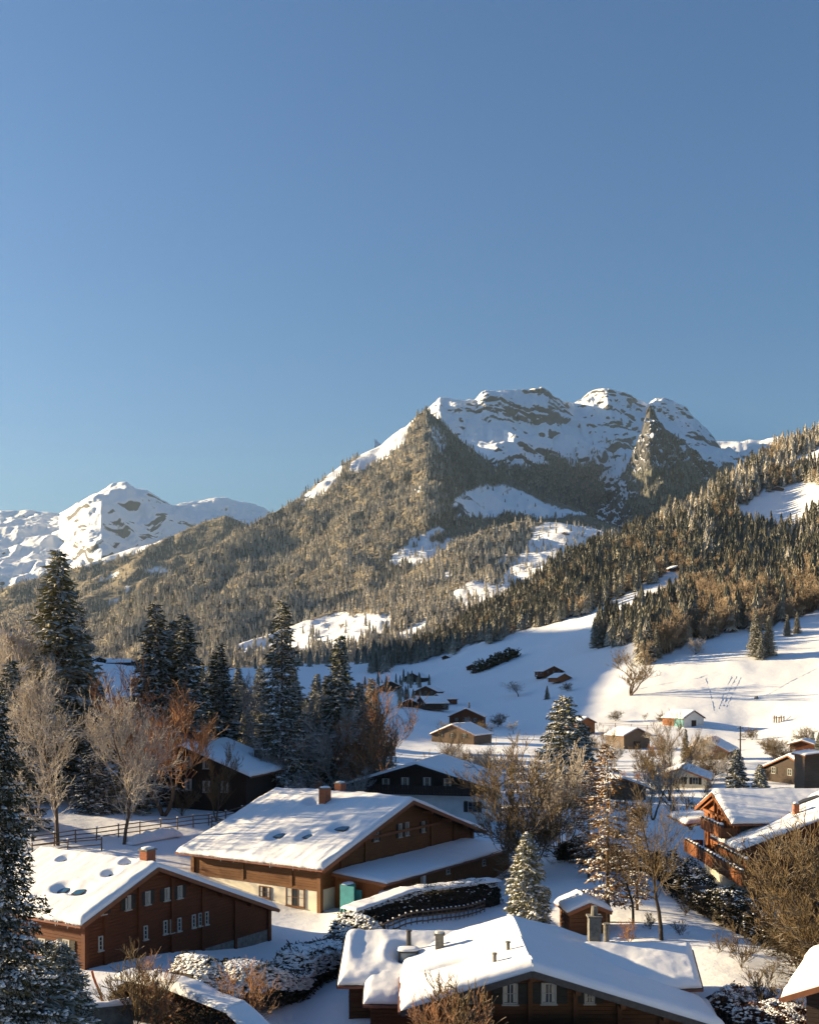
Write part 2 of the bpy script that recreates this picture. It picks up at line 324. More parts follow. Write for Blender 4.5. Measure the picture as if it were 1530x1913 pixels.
# rock pyramid in front of the massif
CR = []
for px, tp, d in [(1080,985,6700),(1115,945,6650),(1150,905,6600),(1175,868,6500),(1186,838,6450),(1196,812,6400),(1203,790,6350),(1207,772,6320),(1214,762,6300),(1222,766,6320),(1232,783,6350),(1245,796,6400),(1258,806,6450),(1275,822,6500),(1295,840,6550),(1320,862,6600),(1345,880,6650),(1390,915,6700)]:
    k = math.exp(-((px-1212)/28)**2)
    CR.append((px, [(tp+(1010-tp)*q, d-1200*q-70*k*math.sin(3.14*q)) for q in (1, .8, .6, .4, .2, 0)]))
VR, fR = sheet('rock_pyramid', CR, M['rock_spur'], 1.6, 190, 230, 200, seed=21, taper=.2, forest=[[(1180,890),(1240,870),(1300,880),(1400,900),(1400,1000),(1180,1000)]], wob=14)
sheet('distant_snow_ridge', [lin(px, tp, 14000, 960, 11000) for px, tp in ((1240,850),(1330,822),(1350,823),(1385,825),(1400,822),(1420,825),(1460,815),(1560,840))], M['mtn_far'], 3, 30, 200, 900, seed=31, taper=.2)
# left wooded ridge
CL = [lin(px, tp+6, d, 1260, 3600, 5) for px, tp, d in ((-260,1150,5200),(-60,1110,5200),(60,1078,5200),(130,1056,5200),(160,1046,5200),(200,1032,5250),(250,1018,5300),(290,1010,5350),(340,985,5400),(380,967,5500),(420,956,5500),(445,965,5550),(480,985,5600),(560,1030,5600),(700,1100,5600))]
LEX = [[(140,1056),(170,1040),(200,1029),(250,1014),(306,1007),(300,1013),(262,1029),(222,1042),(165,1058)],[(180,1082),(200,1075),(222,1068),(220,1076),(190,1086)],[(232,1100),(240,1094),(244,1100),(236,1106)],[(270,1066),(300,1060),(318,1066),(285,1072)],[(196,1125),(215,1118),(225,1124),(205,1132)]]
VL, fL = sheet('wooded_left_ridge', CL, M['mtn_mid'], 4, 90, 150, 520, seed=41, taper=.15, forest=[[(-300,900),(800,900),(800,1300),(-300,1300)]], ex=LEX, wob=2)
# central wooded cone
CC = [(60,[(1260,2600),(1255,2700),(1250,2800),(1245,2900),(1240,3000),(1230,3100)]),
 (130,[(1260,2400),(1245,2500),(1230,2650),(1215,2750),(1200,2900),(1185,3050)]),
 (200,[(1260,2200),(1235,2350),(1210,2550),(1190,2700),(1172,2900),(1153,3050)]),
 (300,[(1260,2000),(1220,2200),(1180,2450),(1145,2700),(1115,2950),(1088,3200)]),
 (370,[(1260,1950),(1212,2180),(1165,2450),(1120,2780),(1080,3050),(1050,3300)]),
 (440,[(1260,1900),(1205,2150),(1150,2450),(1095,2800),(1045,3150),(995,3450)]),
 (500,[(1255,1900),(1200,2180),(1135,2520),(1070,2900),(1010,3300),(958,3650)]),
 (560,[(1250,1900),(1190,2200),(1115,2600),(1045,3000),(985,3400),(932,3850)]),
 (600,[(1250,1900),(1185,2200),(1105,2600),(1030,3050),(958,3500),(900,4000)]),
 (650,[(1245,1900),(1180,2200),(1090,2600),(1005,3100),(925,3650),(864,4150)]),
 (700,[(1240,1950),(1172,2250),(1075,2650),(980,3150),(892,3700),(836,4250)]),
 (745,[(1238,1980),(1160,2280),(1055,2700),(955,3200),(865,3750),(803,4350)]),
 (780,[(1235,2000),(1152,2300),(1045,2730),(938,3200),(845,3780),(775,4450)]),
 (796,[(1232,2000),(1148,2320),(1040,2740),(932,3190),(838,3770),(765,4480)]),
 (812,[(1230,2000),(1145,2330),(1040,2740),(935,3170),(850,3760),(775,4520)]),
 (838,[(1230,2050),(1143,2400),(1040,2800),(958,3120),(880,3750),(800,4620)]),
 (870,[(1230,2100),(1142,2500),(1045,3050),(975,3500),(905,4050),(832,4750)]),
 (910,[(1230,2150),(1142,2600),(1052,3200),(985,3750),(925,4300),(858,4900)]),
 (960,[(1230,2200),(1142,2700),(1060,3300),(1000,3850),(945,4450),(893,5050)]),
 (1020,[(1230,2200),(1142,2750),(1062,3400),(1012,3950),(965,4550),(928,5150)]),
 (1080,[(1230,2200),(1142,2800),(1068,3500),(1025,4050),(985,4650),(953,5250)]),
 (1150,[(1230,2200),(1142,2850),(1080,3600),(1045,4150),(1015,4700),(985,5300)]),
 (1260,[(1230,2200),(1150,2900),(1100,3600),(1080,4150),(1060,4700),(1040,5300)])]
CEX = [[(838,940),(862,924),(893,907),(925,905),(975,918),(1030,943),(1100,960),(1000,968),(945,962),(880,968),(850,962)],
 [(716,1052),(750,1025),(775,1003),(822,984),(835,992),(800,1010),(850,1008),(862,1020),(846,1040),(800,1050),(770,1056)],
 [(650,868),(700,830),(745,796),(772,778),(768,800),(752,830),(732,850),(695,872),(655,884)],[(560,938),(600,898),(640,868),(640,892),(604,922),(575,944)],
 [(800,800),(812,792),(835,826),(830,850),(812,838)],[(776,912),(800,908),(805,918),(780,920)]]
VC, fC = sheet('wooded_cone_mountain', CC, M['mtn_mid'], 4, 150, 110, 420, seed=51, taper=.15, forest=[[(0,700),(1300,700),(1300,1300),(0,1300)]], ex=CEX, wob=4)
# lower wooded foothill in front of it
CF = [(330,[(1285,1250),(1275,1350),(1262,1500),(1250,1650),(1242,1750)]),(420,[(1280,1250),(1262,1400),(1245,1550),(1225,1700),(1210,1850)]),(500,[(1280,1250),(1250,1450),(1220,1650),(1195,1850),(1180,2000)]),
 (560,[(1280,1250),(1240,1450),(1205,1700),(1178,1900),(1160,2100)]),(640,[(1275,1300),(1230,1500),(1190,1750),(1160,1980),(1135,2250)]),(720,[(1270,1300),(1215,1550),(1172,1820),(1135,2100),(1098,2420)]),
 (800,[(1260,1350),(1190,1620),(1140,1930),(1095,2250),(1052,2600)]),(860,[(1250,1400),(1168,1700),(1110,2030),(1060,2400),(1008,2800)]),(920,[(1235,1400),(1142,1750),(1088,2100),(1038,2500),(985,2900)]),
 (980,[(1210,1450),(1126,1800),(1072,2200),(1024,2600),(976,3000)]),(1050,[(1190,1500),(1106,1850),(1056,2250),(1012,2650),(978,3050)]),(1130,[(1170,1500),(1086,1900),(1046,2300),(1016,2700),(990,3100)]),(1240,[(1150,1500),(1080,1900),(1050,2300),(1030,2700),(1018,3100)])]
FEX = [[(425,1212),(500,1180),(560,1165),(630,1142),(705,1152),(735,1138),(722,1180),(650,1205),(560,1218),(470,1218)],[(735,1188),(770,1168),(802,1152),(800,1170),(770,1186)],
 [(925,1090),(958,1052),(985,1020),(1020,985),(1060,978),(1118,975),(1128,1000),(1060,1034),(1075,1044),(1015,1072),(965,1096),(905,1124),(850,1132),(835,1116),(880,1085)],[(828,1072),(842,1062),(845,1075),(832,1082)],[(990,985),(1060,968),(1125,978),(1110,995),(1000,1005)],[(925,1050),(952,1030),(950,1055)]]
VF, fF = sheet('wooded_foothill', CF, M['mtn_mid'], 4, 90, 55, 240, seed=61, taper=.3, forest=[[(300,900),(1300,900),(1300,1300),(300,1300)]], ex=FEX, wob=5)

# ------------------------------------------------------------------ trees
def far_conifer(seed, tiers=9, slim=.17, pts=9):
    r = random.Random(seed); V = []; Fc = []
    def tri(a, b, c): n = len(V); V.extend([a, b, c]); Fc.append((n, n+1, n+2))
    for t in range(tiers):
        z0 = .06+.9*(t/tiers)**.95; z1 = min(1.0, z0+1.9*.94/tiers); rad = slim*(1-z0)**.85*r.uniform(.85, 1.15)+.008
        a0 = r.uniform(0, 6.28); ring = []
        for k in range(pts*2):
            a = a0+k*math.pi/pts+r.uniform(-.12, .12); q = rad*(r.uniform(.95, 1.25) if k % 2 == 0 else r.uniform(.5, .7))
            ring.append((q*math.cos(a), q*math.sin(a), z0-(.25 if k % 2 == 0 else -.1)*rad+r.uniform(-.012, .012)))
        for k in range(pts*2): tri(ring[k], ring[(k+1) % (pts*2)], (r.uniform(-.006, .006), r.uniform(-.006, .006), z1))
    for k in range(4):
        a = k*1.5708; b = a+1.5708; tri((.014*math.cos(a), .014*math.sin(a), 0), (.014*math.cos(b), .014*math.sin(b), 0), (0, 0, .5))
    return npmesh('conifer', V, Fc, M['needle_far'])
def segs_mesh(name, segs, mat, sides=3):
    S = np.array(segs, float); p, q, r0, r1 = S[:, 0:3], S[:, 3:6], S[:, 6:7], S[:, 7:8]
    d = q-p; d /= np.linalg.norm(d, axis=1, keepdims=True)+1e-9
    up = np.where(np.abs(d[:, 2:3]) > .9, [[1, 0, 0]], [[0, 0, 1.]]); u = np.cross(d, up); u /= np.linalg.norm(u, axis=1, keepdims=True)+1e-9; v = np.cross(d, u)
    rings = []
    for R, P in ((r0, p), (r1, q)):
        for k in range(sides):
            a = 2*math.pi*k/sides; rings.append(P+R*(u*math.cos(a)+v*math.sin(a)))
    V = np.stack(rings, 1).reshape(-1, 3); n = len(S); b = (np.arange(n)*2*sides)[:, None]
    Fc = np.concatenate([b+np.array([k, (k+1) % sides, sides+(k+1) % sides, sides+k])[None] for k in range(sides)])
    return npmesh(name, V, Fc, mat)
def grow_bare(seed, H=1.0, trunk=.35, spread=.5, up=.25, n=(14, 8, 6, 2), wob=.16, stems=1, rmin=.0011, shape='round', droop=0.0, tlen=.72):
    r = random.Random(seed); out = []; big = []
    def rv(s): return Vector((r.gauss(0, s), r.gauss(0, s), r.gauss(0, s)))
    def br(p, d, L, rad, lv):
        ns = (9, 6, 4, 3, 2)[min(lv, 4)]; pts = [(p.copy(), rad)]
        for i in range(ns):
            d = (d+rv(wob)+Vector((0, 0, up*(.35 if lv else .1)-droop*lv*.2))).normalized(); p = p+d*(L/ns); rr = max(rmin, rad*(1-(i+1)/ns*.8)); pts.append((p.copy(), rr))
        for a, b in zip(pts[:-1], pts[1:]): (big if lv == 0 else out).append((*a[0], *b[0], a[1], b[1]))
        if lv >= len(n): return
        for k in range(n[lv]):
            f = r.uniform(trunk if lv == 0 else .2, 1.0); i = min(int(f*ns), ns-1); t = f*ns-i
            q = pts[i][0].lerp(pts[i+1][0], t); base = (pts[i+1][0]-pts[i][0]).normalized()
            side = rv(1.0); side = (side-base*side.dot(base)).normalized()
            if lv > 0: side = (side+Vector((0, 0, .25))).normalized()
            ang = r.uniform(.5, 1.1)*spread*1.6; dd = (base*math.cos(ang)+side*math.sin(ang)).normalized()
            if lv == 0:
                prof = {'round': math.sin(math.pi*min(.98, (f-trunk)/(1-trunk)*.8+.2))**.6, 'egg': .9*math.sin(math.pi*min(.97, (f-trunk)/(1-trunk)*.72+.28))**.8, 'cone': 1.05-f, 'fan': .6+.4*f, 'column': .5}[shape]; l2 = H*.42*prof*r.uniform(.75, 1.2)
            else: l2 = L*r.uniform(.35, .6)
            br(q, dd, l2, max(rmin, pts[i][1]*(.55 if lv else .34)), lv+1)
    for s in range(stems):
        d0 = Vector((0, 0, 1)) if stems == 1 else Vector((r.gauss(0, .32), r.gauss(0, .32), 1)).normalized()
        br(Vector((r.gauss(0, .01), r.gauss(0, .01), 0)), d0, H*(tlen+.1 if stems == 1 else tlen)*r.uniform(.85, 1.05), .016*H/(stems**.4), 0)
    return big, out
far_bare = [segs_mesh('bare_tree', sum(grow_bare(90+i, 1.0, .2, .55, n=(13, 7, 4), rmin=.0045, tlen=.65), []), M['puff_far']) for i in range(3)]
far_con = [far_conifer(i, 9+i % 3, .16+.022*(i % 4), 10) for i in range(6)]
def sample(V, n, polys=None, ex=(), wob=0, seed=1, mask=None):
    a, b, c, d = V[:-1, :-1], V[:-1, 1:], V[1:, 1:], V[1:, :-1]
    ok = (V[..., 1] > 5); ax, ay = proj(np.where(ok[..., None], V, 1)); 
    A = .5*((ax[1:, 1:]-ax[:-1, :-1])*(ay[1:, :-1]-ay[:-1, 1:])-(ay[1:, 1:]-ay[:-1, :-1])*(ax[1:, :-1]-ax[:-1, 1:]))
    ctr = (a+c)/2; px, py = proj(ctr); wgt = np.clip(-A, 0, None) if np.median(A) < 0 else np.clip(A, 0, None)
    wgt = wgt*(px > -120)*(px < 1650)
    if mask is not None: wgt = wgt*((mask[:-1, :-1]+mask[1:, 1:])/2 > .4)
    if polys is not None: wgt = wgt*smask(ctr, polys, ex, wob, seed)
    wgt = wgt.ravel(); wgt = wgt/wgt.sum(); rg = np.random.default_rng(seed)
    i = rg.choice(len(wgt), n, p=wgt); u = rg.random((n, 1)); v = rg.random((n, 1)); g = lambda q: q.reshape(-1, 3)[i]
    return (g(a)*(1-u)+g(b)*u)*(1-v)+(g(d)*(1-u)+g(c)*u)*v
def scatter(name, P, protos, h, label=None, rnd=(.65, 1.25), seed=3, pick=None):
    rg = np.random.default_rng(seed); n = len(P); me = bpy.data.meshes.new(name); me.vertices.add(n); me.vertices.foreach_set('co', np.asarray(P, np.float32).ravel())
    sc_ = h*rg.uniform(*rnd, n)
    for nm, ty, val in (('scl', 'FLOAT', sc_.astype(np.float32)), ('rotz', 'FLOAT', rg.uniform(0, 6.28, n).astype(np.float32)), ('pick', 'INT', (rg.integers(0, len(protos), n) if pick is None else pick).astype(np.int32))):
        at = me.attributes.new(nm, ty, 'POINT'); at.data.foreach_set('value', val)
    o = link(name, me); tag(o, label, None, None, 'stuff')
    g = bpy.data.node_groups.new(name+'_spread', 'GeometryNodeTree'); g.interface.new_socket('Geometry', in_out='INPUT', socket_type='NodeSocketGeometry'); g.interface.new_socket('Geometry', in_out='OUTPUT', socket_type='NodeSocketGeometry')
    gi = g.nodes.new('NodeGroupInput'); go = g.nodes.new('NodeGroupOutput'); ip = g.nodes.new('GeometryNodeInstanceOnPoints'); jn = g.nodes.new('GeometryNodeJoinGeometry')
    for p in protos[::-1]:
        oi = g.nodes.new('GeometryNodeObjectInfo'); oi.inputs['Object'].default_value = p; oi.inputs['As Instance'].default_value = True; g.links.new(oi.outputs['Geometry'], jn.inputs[0])
    def attr(nm, dt): a = g.nodes.new('GeometryNodeInputNamedAttribute'); a.data_type = dt; a.inputs['Name'].default_value = nm; return a.outputs['Attribute']
    cx = g.nodes.new('ShaderNodeCombineXYZ'); g.links.new(attr('rotz', 'FLOAT'), cx.inputs[2])
    er = g.nodes.new('FunctionNodeEulerToRotation'); g.links.new(cx.outputs[0], er.inputs[0])
    g.links.new(gi.outputs[0], ip.inputs['Points']); g.links.new(jn.outputs[0], ip.inputs['Instance']); ip.inputs['Pick Instance'].default_value = True
    g.links.new(attr('pick', 'INT'), ip.inputs['Instance Index']); g.links.new(er.outputs[0], ip.inputs['Rotation']); g.links.new(attr('scl', 'FLOAT'), ip.inputs['Scale'])
    g.links.new(ip.outputs[0], go.inputs[0]); md = o.modifiers.new('spread', 'NODES'); md.node_group = g; return o
# nearest forest: single trees on the right-hand hill and the spur below the cone
rp = sample(GV, 6200, mask=gm*1.0, seed=12)
ppx, ppy = proj(rp)
thin = smask(rp, [[(1040,1150),(1200,1090),(1262,1058),(1300,1100),(1200,1180),(1050,1230)]], [], 0)
fx = np.clip((ppx-1180)/120, 0, 1)*np.clip((ppy-1050)/60, 0, 1)          # lower right part is mostly leafless wood
isb = RNG.random(len(rp)) < (.08+.62*fx+.25*(vnoise(ppx/60, ppy/60, 8) > .72))
hgt = np.where(isb, 12, 17)*RNG.uniform(.55, 1.25, len(rp))*(.7+.6*vnoise(ppx/24, ppy/18, 44))
edge = inpoly(ppx, ppy, [(600,1210),(900,1110),(1000,1060),(1060,1160),(960,1190),(860,1235),(650,1285)])
hgt[edge] *= .85
size = hgt/rp[:, 1]; order = np.argsort(-size); solo, mass = order[:300], order[300:]
fr_ = [q.copy() for q in far_con]
for q in fr_: q.materials[0] = M['needle_frost']
protos = far_con+far_bare+fr_; pobj = [None]*15; hoar_lit = (RNG.random(len(rp))*.45+.6*vnoise(ppx/30, ppy/22, 61) < np.clip(.22+.5*(rp[:, 1]-850)/500, .15, .65)) & ~inpoly(ppx, ppy, [(1100,1000),(1230,985),(1262,1058),(1060,1165),(860,1240),(680,1265),(760,1215),(900,1140)])  # no pale needles on the spur's shaded flank: shade put into tree colour
for j in solo:
    b = bool(isb[j]); k = int(RNG.integers(0, 3))+6 if b else int(RNG.integers(0, 6))+(9 if hoar_lit[j] else 0)
    o = link('bare_tree' if b else 'conifer', protos[k], None, tuple(rp[j]), random.uniform(0, 6.28), float(hgt[j]))
    if b: tag(o, 'leafless frosted tree in the wood covering the right hillside', 'tree', 'leafless trees of the hillside wood')
    else: tag(o, 'frosted conifer in the wood covering the right hillside', 'tree', 'conifers of the hillside wood')
    if pobj[k] is None: pobj[k] = o
for k in range(15):
    if pobj[k] is None:
        o = link('bare_tree' if 6 <= k < 9 else 'conifer', protos[k], None, tuple(rp[mass[k]]), 0, 18.0); pobj[k] = o
        tag(o, 'frosted conifer in the wood covering the right hillside' if not 6 <= k < 9 else 'leafless frosted tree in the wood covering the right hillside', 'tree', 'conifers of the hillside wood' if not 6 <= k < 9 else 'leafless trees of the hillside wood')
pk = np.where(isb[mass], RNG.integers(6, 9, len(mass)), RNG.integers(0, 6, len(mass))+9*hoar_lit[mass])
scatter('hillside_forest', rp[mass], pobj, hgt[mass], 'frosted mixed forest on the right hillside and the ridge below the cone', (1, 1), pick=pk)
frost_me = []
for k in range(6): q = far_con[k].copy(); q.materials[0] = M['needle_frost']; frost_me.append(q)
fobj = []
for k in range(6):
    P_ = sample(VF, 12, polys=[[(480,1190),(720,1120),(860,1060),(860,1110),(700,1180),(520,1210)]], seed=70+k)[k]
    o = link('conifer', frost_me[k], None, tuple(P_), k, 15.0); tag(o, 'pale frosted conifer at the edge of the sunlit meadow below the cone mountain', 'tree', 'pale conifers around the sunlit meadow'); fobj.append(o)
fobj += pobj[6:9]
def forest(name, V, fm, n, h, label, seed, bare=.0, extra=None, rnd=(.6, 1.3), frost=True, shade_side=()):
    P = sample(V, n, mask=fm, seed=seed)
    if extra: P = np.concatenate([P]+[sample(V, m, polys=po, seed=seed+9+i) for i, (m, po) in enumerate(extra)])
    rg = np.random.default_rng(seed); isb = rg.random(len(P)) < bare; qx, qy = proj(P); dark_pick = np.zeros(len(P), bool)
    for po in shade_side: dark_pick |= inpoly(qx+rg.normal(0, 9, len(P)), qy+rg.normal(0, 9, len(P)), po)  # trees inside are picked darker, the slope's shade put into their colour
    lst = (fobj if frost else pobj)+pobj[:6]; k = rg.integers(0, 6, len(P)); dark_pick |= rg.random(len(P)) < .1
    scatter(name, P, lst, h*(.55+.9*vnoise(qx/13, qy/9, seed)), label, rnd, seed, np.where(isb & ~dark_pick, rg.integers(6, 9, len(P)), k+np.where(dark_pick, len(lst)-6, 0)))
forest('cone_forest', VC, fC, 21000, 16, 'dense frosted conifer forest covering the cone-shaped mountain', 5, .04, shade_side=[[(797,765),(870,835),(960,890),(1170,960),(1170,1030),(860,985),(845,1000),(735,1070),(690,1080),(760,1010),(835,960),(822,860)]],
       extra=[(16, [[(838,940),(893,907),(975,918),(1100,960),(945,962)]]), (90, [CEX[4]]), (60, [CEX[5]]), (40, [CEX[1]])])
forest('foothill_forest', VF, fF, 4300, 15, 'frosted trees on the sunlit foothill below the cone', 6, .18, extra=[(34, [FEX[0]]), (150, [FEX[2]])])
forest('left_ridge_forest', VL, fL, 8000, 17, 'distant hazy forest on the ridge in front of the left snow summits', 7, .05, rnd=(.6, 1.1))
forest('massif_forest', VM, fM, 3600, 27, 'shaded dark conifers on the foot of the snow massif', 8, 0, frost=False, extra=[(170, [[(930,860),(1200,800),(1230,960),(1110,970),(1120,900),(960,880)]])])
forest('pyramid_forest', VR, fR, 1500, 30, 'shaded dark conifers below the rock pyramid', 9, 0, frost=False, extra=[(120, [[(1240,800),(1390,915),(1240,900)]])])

# ------------------------------------------------------------------ building kit
CAM = Vector((0, 0, CZ))
def ray(px, row): return Vector(((px-CX)/F, 1, -(row-HZ)/F))
def hit(root, px, row, p0, n):
    """where the view ray meets a plane given in the building's own coordinates"""
    mi = root.matrix_basis.inverted(); o = mi @ CAM; d = mi.to_3x3() @ ray(px, row); n = Vector(n); t = (Vector(p0)-o).dot(n)/d.dot(n); return o+d*t
def on_ground(px, row, lo=12, hi=2600):
    Y = np.exp(np.linspace(math.log(lo), math.log(hi), 3000)); X = (px-CX)/F*Y; zr = CZ-(row-HZ)/F*Y; k = np.nonzero(zr < gz(X, Y))[0]
    y = Y[k[0]] if len(k) else Y[-1]; x = (px-CX)/F*y; return Vector((x, y, GZ(x, y)))
def snow_slab(name, c, t=.38, parent=None, dents=(), nu=60, nv=40, soft=(1, 1, 1, 0), seed=0, e=.45, sag=.05, lump=.05, mat=None, ridge_z=0):
    """thick snow lying on a four-cornered roof: c = eave start, eave end, ridge end, ridge start; soft = rounded edge at (eave, end, start, ridge)"""
    a, b, cc, d = [Vector(q) for q in c]
    u = np.linspace(0, 1, nu); v = np.linspace(0, 1, nv)
    u = .5-.5*np.cos(np.pi*u)*(.6)-.5*.4*(1-2*u); v = .5-.5*np.cos(np.pi*v)*.6-.2*(1-2*v)
    U, Vv = np.meshgrid(u, v); A, B, C_, D_ = [np.array(q) for q in (a, b, cc, d)]
    P = ((1-U)*(1-Vv))[..., None]*A+(U*(1-Vv))[..., None]*B+(U*Vv)[..., None]*C_+((1-U)*Vv)[..., None]*D_
    Lu = max((b-a).length, (cc-d).length); Lv = ((d-a).length+(cc-b).length)/2
    def rnd(dist, on): 
        if not on: return np.ones_like(dist)
        ee = e*on*(.55+.9*fbm(P[..., 0]/.9+seed, P[..., 1]/.9, 3, 77)); q = np.clip(1-dist/ee, 0, 1); return np.sqrt(np.clip(1-q*q, 0, 1))
    H = rnd(Vv*Lv, soft[0])*rnd((1-U)*Lu, soft[1])*rnd(U*Lu, soft[2])*rnd((1-Vv)*Lv, soft[3])
    nz = (fbm(P[..., 0]/2.6+seed, P[..., 1]/2.6, 3, seed)-.5)*2*lump+(fbm(U*Lu/1.2, Vv*Lv/6+seed, 3, seed+3)-.5)*2*sag+(fbm(P[..., 0]/.35, P[..., 1]/.35, 2, seed+9)-.5)*.03
    hh = H*(t+nz)
    for (qx, qy, ru, rv, dep) in dents:
        g = np.exp(-(((P[..., 0]-qx)/ru)**2+((P[..., 1]-qy)/rv)**2)**1.6); hh = hh*(1-g*dep)
        rim = np.exp(-((np.sqrt(((P[..., 0]-qx)/ru)**2+((P[..., 1]-qy)/rv)**2)-1.45)/.35)**2); hh = hh+rim*.035*H
    over = (1-H)*0
    T = P.copy(); T[..., 2] += np.maximum(hh, .004)+.02
    # bulge a little over the eave
    ev = np.array((a-d).normalized()); bul = np.exp(-((Vv*Lv)/.5)**2)*soft[0]*(.02+.2*fbm(U*Lu/.8+seed, U*0, 3, 5)); T += ev*bul[..., None]; P += ev*(bul*.75)[..., None]
    n = nu*nv; i = np.arange(n).reshape(nv, nu); Fc = np.stack([i[:-1, :-1], i[:-1, 1:], i[1:, 1:], i[1:, :-1]], -1).reshape(-1, 4)
    Fb = Fc[:, ::-1]+n; ed = np.concatenate([i[0, :], i[1:, -1], i[-1, -2::-1], i[-2:0:-1, 0]]); e2 = np.roll(ed, -1)
    Fs = np.stack([ed, ed+n, e2+n, e2], 1); P2 = P.copy(); P2[..., 2] += .012
    V = np.concatenate([T.reshape(-1, 3), P2.reshape(-1, 3)])
    nn = np.cross(B-A, D_-A)
    Fa = np.concatenate([Fc, Fb, Fs]); 
    if nn[2] < 0: Fa = Fa[:, ::-1]
    return link(name, npmesh(name, V, Fa, mat or M['roof_snow'], True), parent)
def roof_panel(root, c, t=.16, snow=.38, dents=(), soft=(1, 1, 1, 0), seed=0, mat=None, verge=(1, 1), eave=1, fasc=.24, fmat=None, gutter=True, ns=(60, 40), **k):
    a, b, cc, d = [Vector(q) for q in c]; z = Vector((0, 0, 1))
    rf = MB(); rf.prism([a-z*t, b-z*t, cc-z*t, d-z*t], [a, b, cc, d]); ro = rf.obj('roof', mat or M['wood_dark'], root)
    if snow: 
        uo = (b-a).normalized()
        snow_slab('roof_snow', c, snow, ro, dents, ns[0], ns[1], soft, seed, **k)
    fm = fmat or M['trim']; uo = (b-a).normalized(); so_ = (a-d).normalized()
    lift = -z*(fasc/2-.03)
    if verge[0]: MB().beam(d+lift-uo*.035, a+lift-uo*.035+so_*.04, .06, fasc).obj('verge_board', fm, root)
    if verge[1]: MB().beam(cc+lift+uo*.035, b+lift+uo*.035+so_*.04, .06, fasc).obj('verge_board', fm, root)
    if eave: 
        MB().beam(a+lift*.8+so_*.03-uo*.06, b+lift*.8+so_*.03+uo*.06, .05, fasc*.8).obj('eave_board', fm, root)
        if gutter:
            m = MB(); o1 = a+so_*.14-z*.07; o2 = b+so_*.14-z*.07; m.beam(o1, o2, .13, .12); m.obj('gutter', M['copper'], root)
    return ro
def clad(m, quadfn, z0, z1, step=.2, gap=.025, proud=.03):
    """horizontal boards with recessed joints; quadfn(z) gives (start point, end point) of the wall at that height and its outward normal is passed by caller"""
    z = z0
    while z < z1-1e-3:
        za, zb = z, min(z+step, z1); yield za, zb; z = zb
def wall(root, p, q, z0, ztop, nrm, mat, name='wall', step=.2, vertical=False, thick=.2):
    """a wall from p to q (x, y); ztop(s) = height of its top at distance s; boards are real and the joints between them recessed"""
    p = Vector((*p, 0)); q = Vector((*q, 0)); L = (q-p).length; d = (q-p)/L; n = Vector((*nrm, 0)).normalized(); m = MB()
    f = ztop if callable(ztop) else (lambda s: ztop)
    # backing
    ss = [0]+[L*i/24 for i in range(1, 24)]+[L]
    for s0, s1 in zip(ss[:-1], ss[1:]):
        a, b = p+d*s0-n*.02, p+d*s1-n*.02; ta, tb = f(s0)-.01, f(s1)-.01
        ring = [a, b, b-n*thick, a-n*thick]; m.prism([(x.x, x.y, z0) for x in ring], [(a.x, a.y, ta), (b.x, b.y, tb), (b.x-n.x*thick, b.y-n.y*thick, tb), (a.x-n.x*thick, a.y-n.y*thick, ta)])
    g = .018; r = random.Random(int(L*100)+int(z0*10))
    if step and vertical:
        s = 0
        while s < L-.02:
            s1 = min(s+step, L); o = r.uniform(.01, .022); a, b = p+d*(s+g/2), p+d*(s1-g/2)
            m.prism([(a+n*o).to_tuple()[:2]+(z0,), (b+n*o).to_tuple()[:2]+(z0,), (b-n*.03).to_tuple()[:2]+(z0,), (a-n*.03).to_tuple()[:2]+(z0,)],
                    [(a+n*o).to_tuple()[:2]+(f(s),), (b+n*o).to_tuple()[:2]+(f(s1),), (b-n*.03).to_tuple()[:2]+(f(s1),), (a-n*.03).to_tuple()[:2]+(f(s),)]); s = s1
    elif step:
        S = np.linspace(0, L, 120); T = np.array([f(s) for s in S]); z = z0; zm = T.max()
        while z < zm-.03:
            z1 = z+step; mid = z+step*.6; ok = np.nonzero(T > mid)[0]
            if len(ok):
                s0, s1 = S[ok[0]], S[ok[-1]]; o = r.uniform(.012, .03); a, b = p+d*s0, p+d*s1; zz = min(z1-g, zm)
                m.prism([(a+n*o*.6).to_tuple()[:2]+(z,), (b+n*o*.6).to_tuple()[:2]+(z,), (b-n*.03).to_tuple()[:2]+(z,), (a-n*.03).to_tuple()[:2]+(z,)],
                        [(a+n*o).to_tuple()[:2]+(zz,), (b+n*o).to_tuple()[:2]+(zz,), (b-n*.03).to_tuple()[:2]+(zz,), (a-n*.03).to_tuple()[:2]+(zz,)])
            z = z1
    return m.obj(name, mat, root)
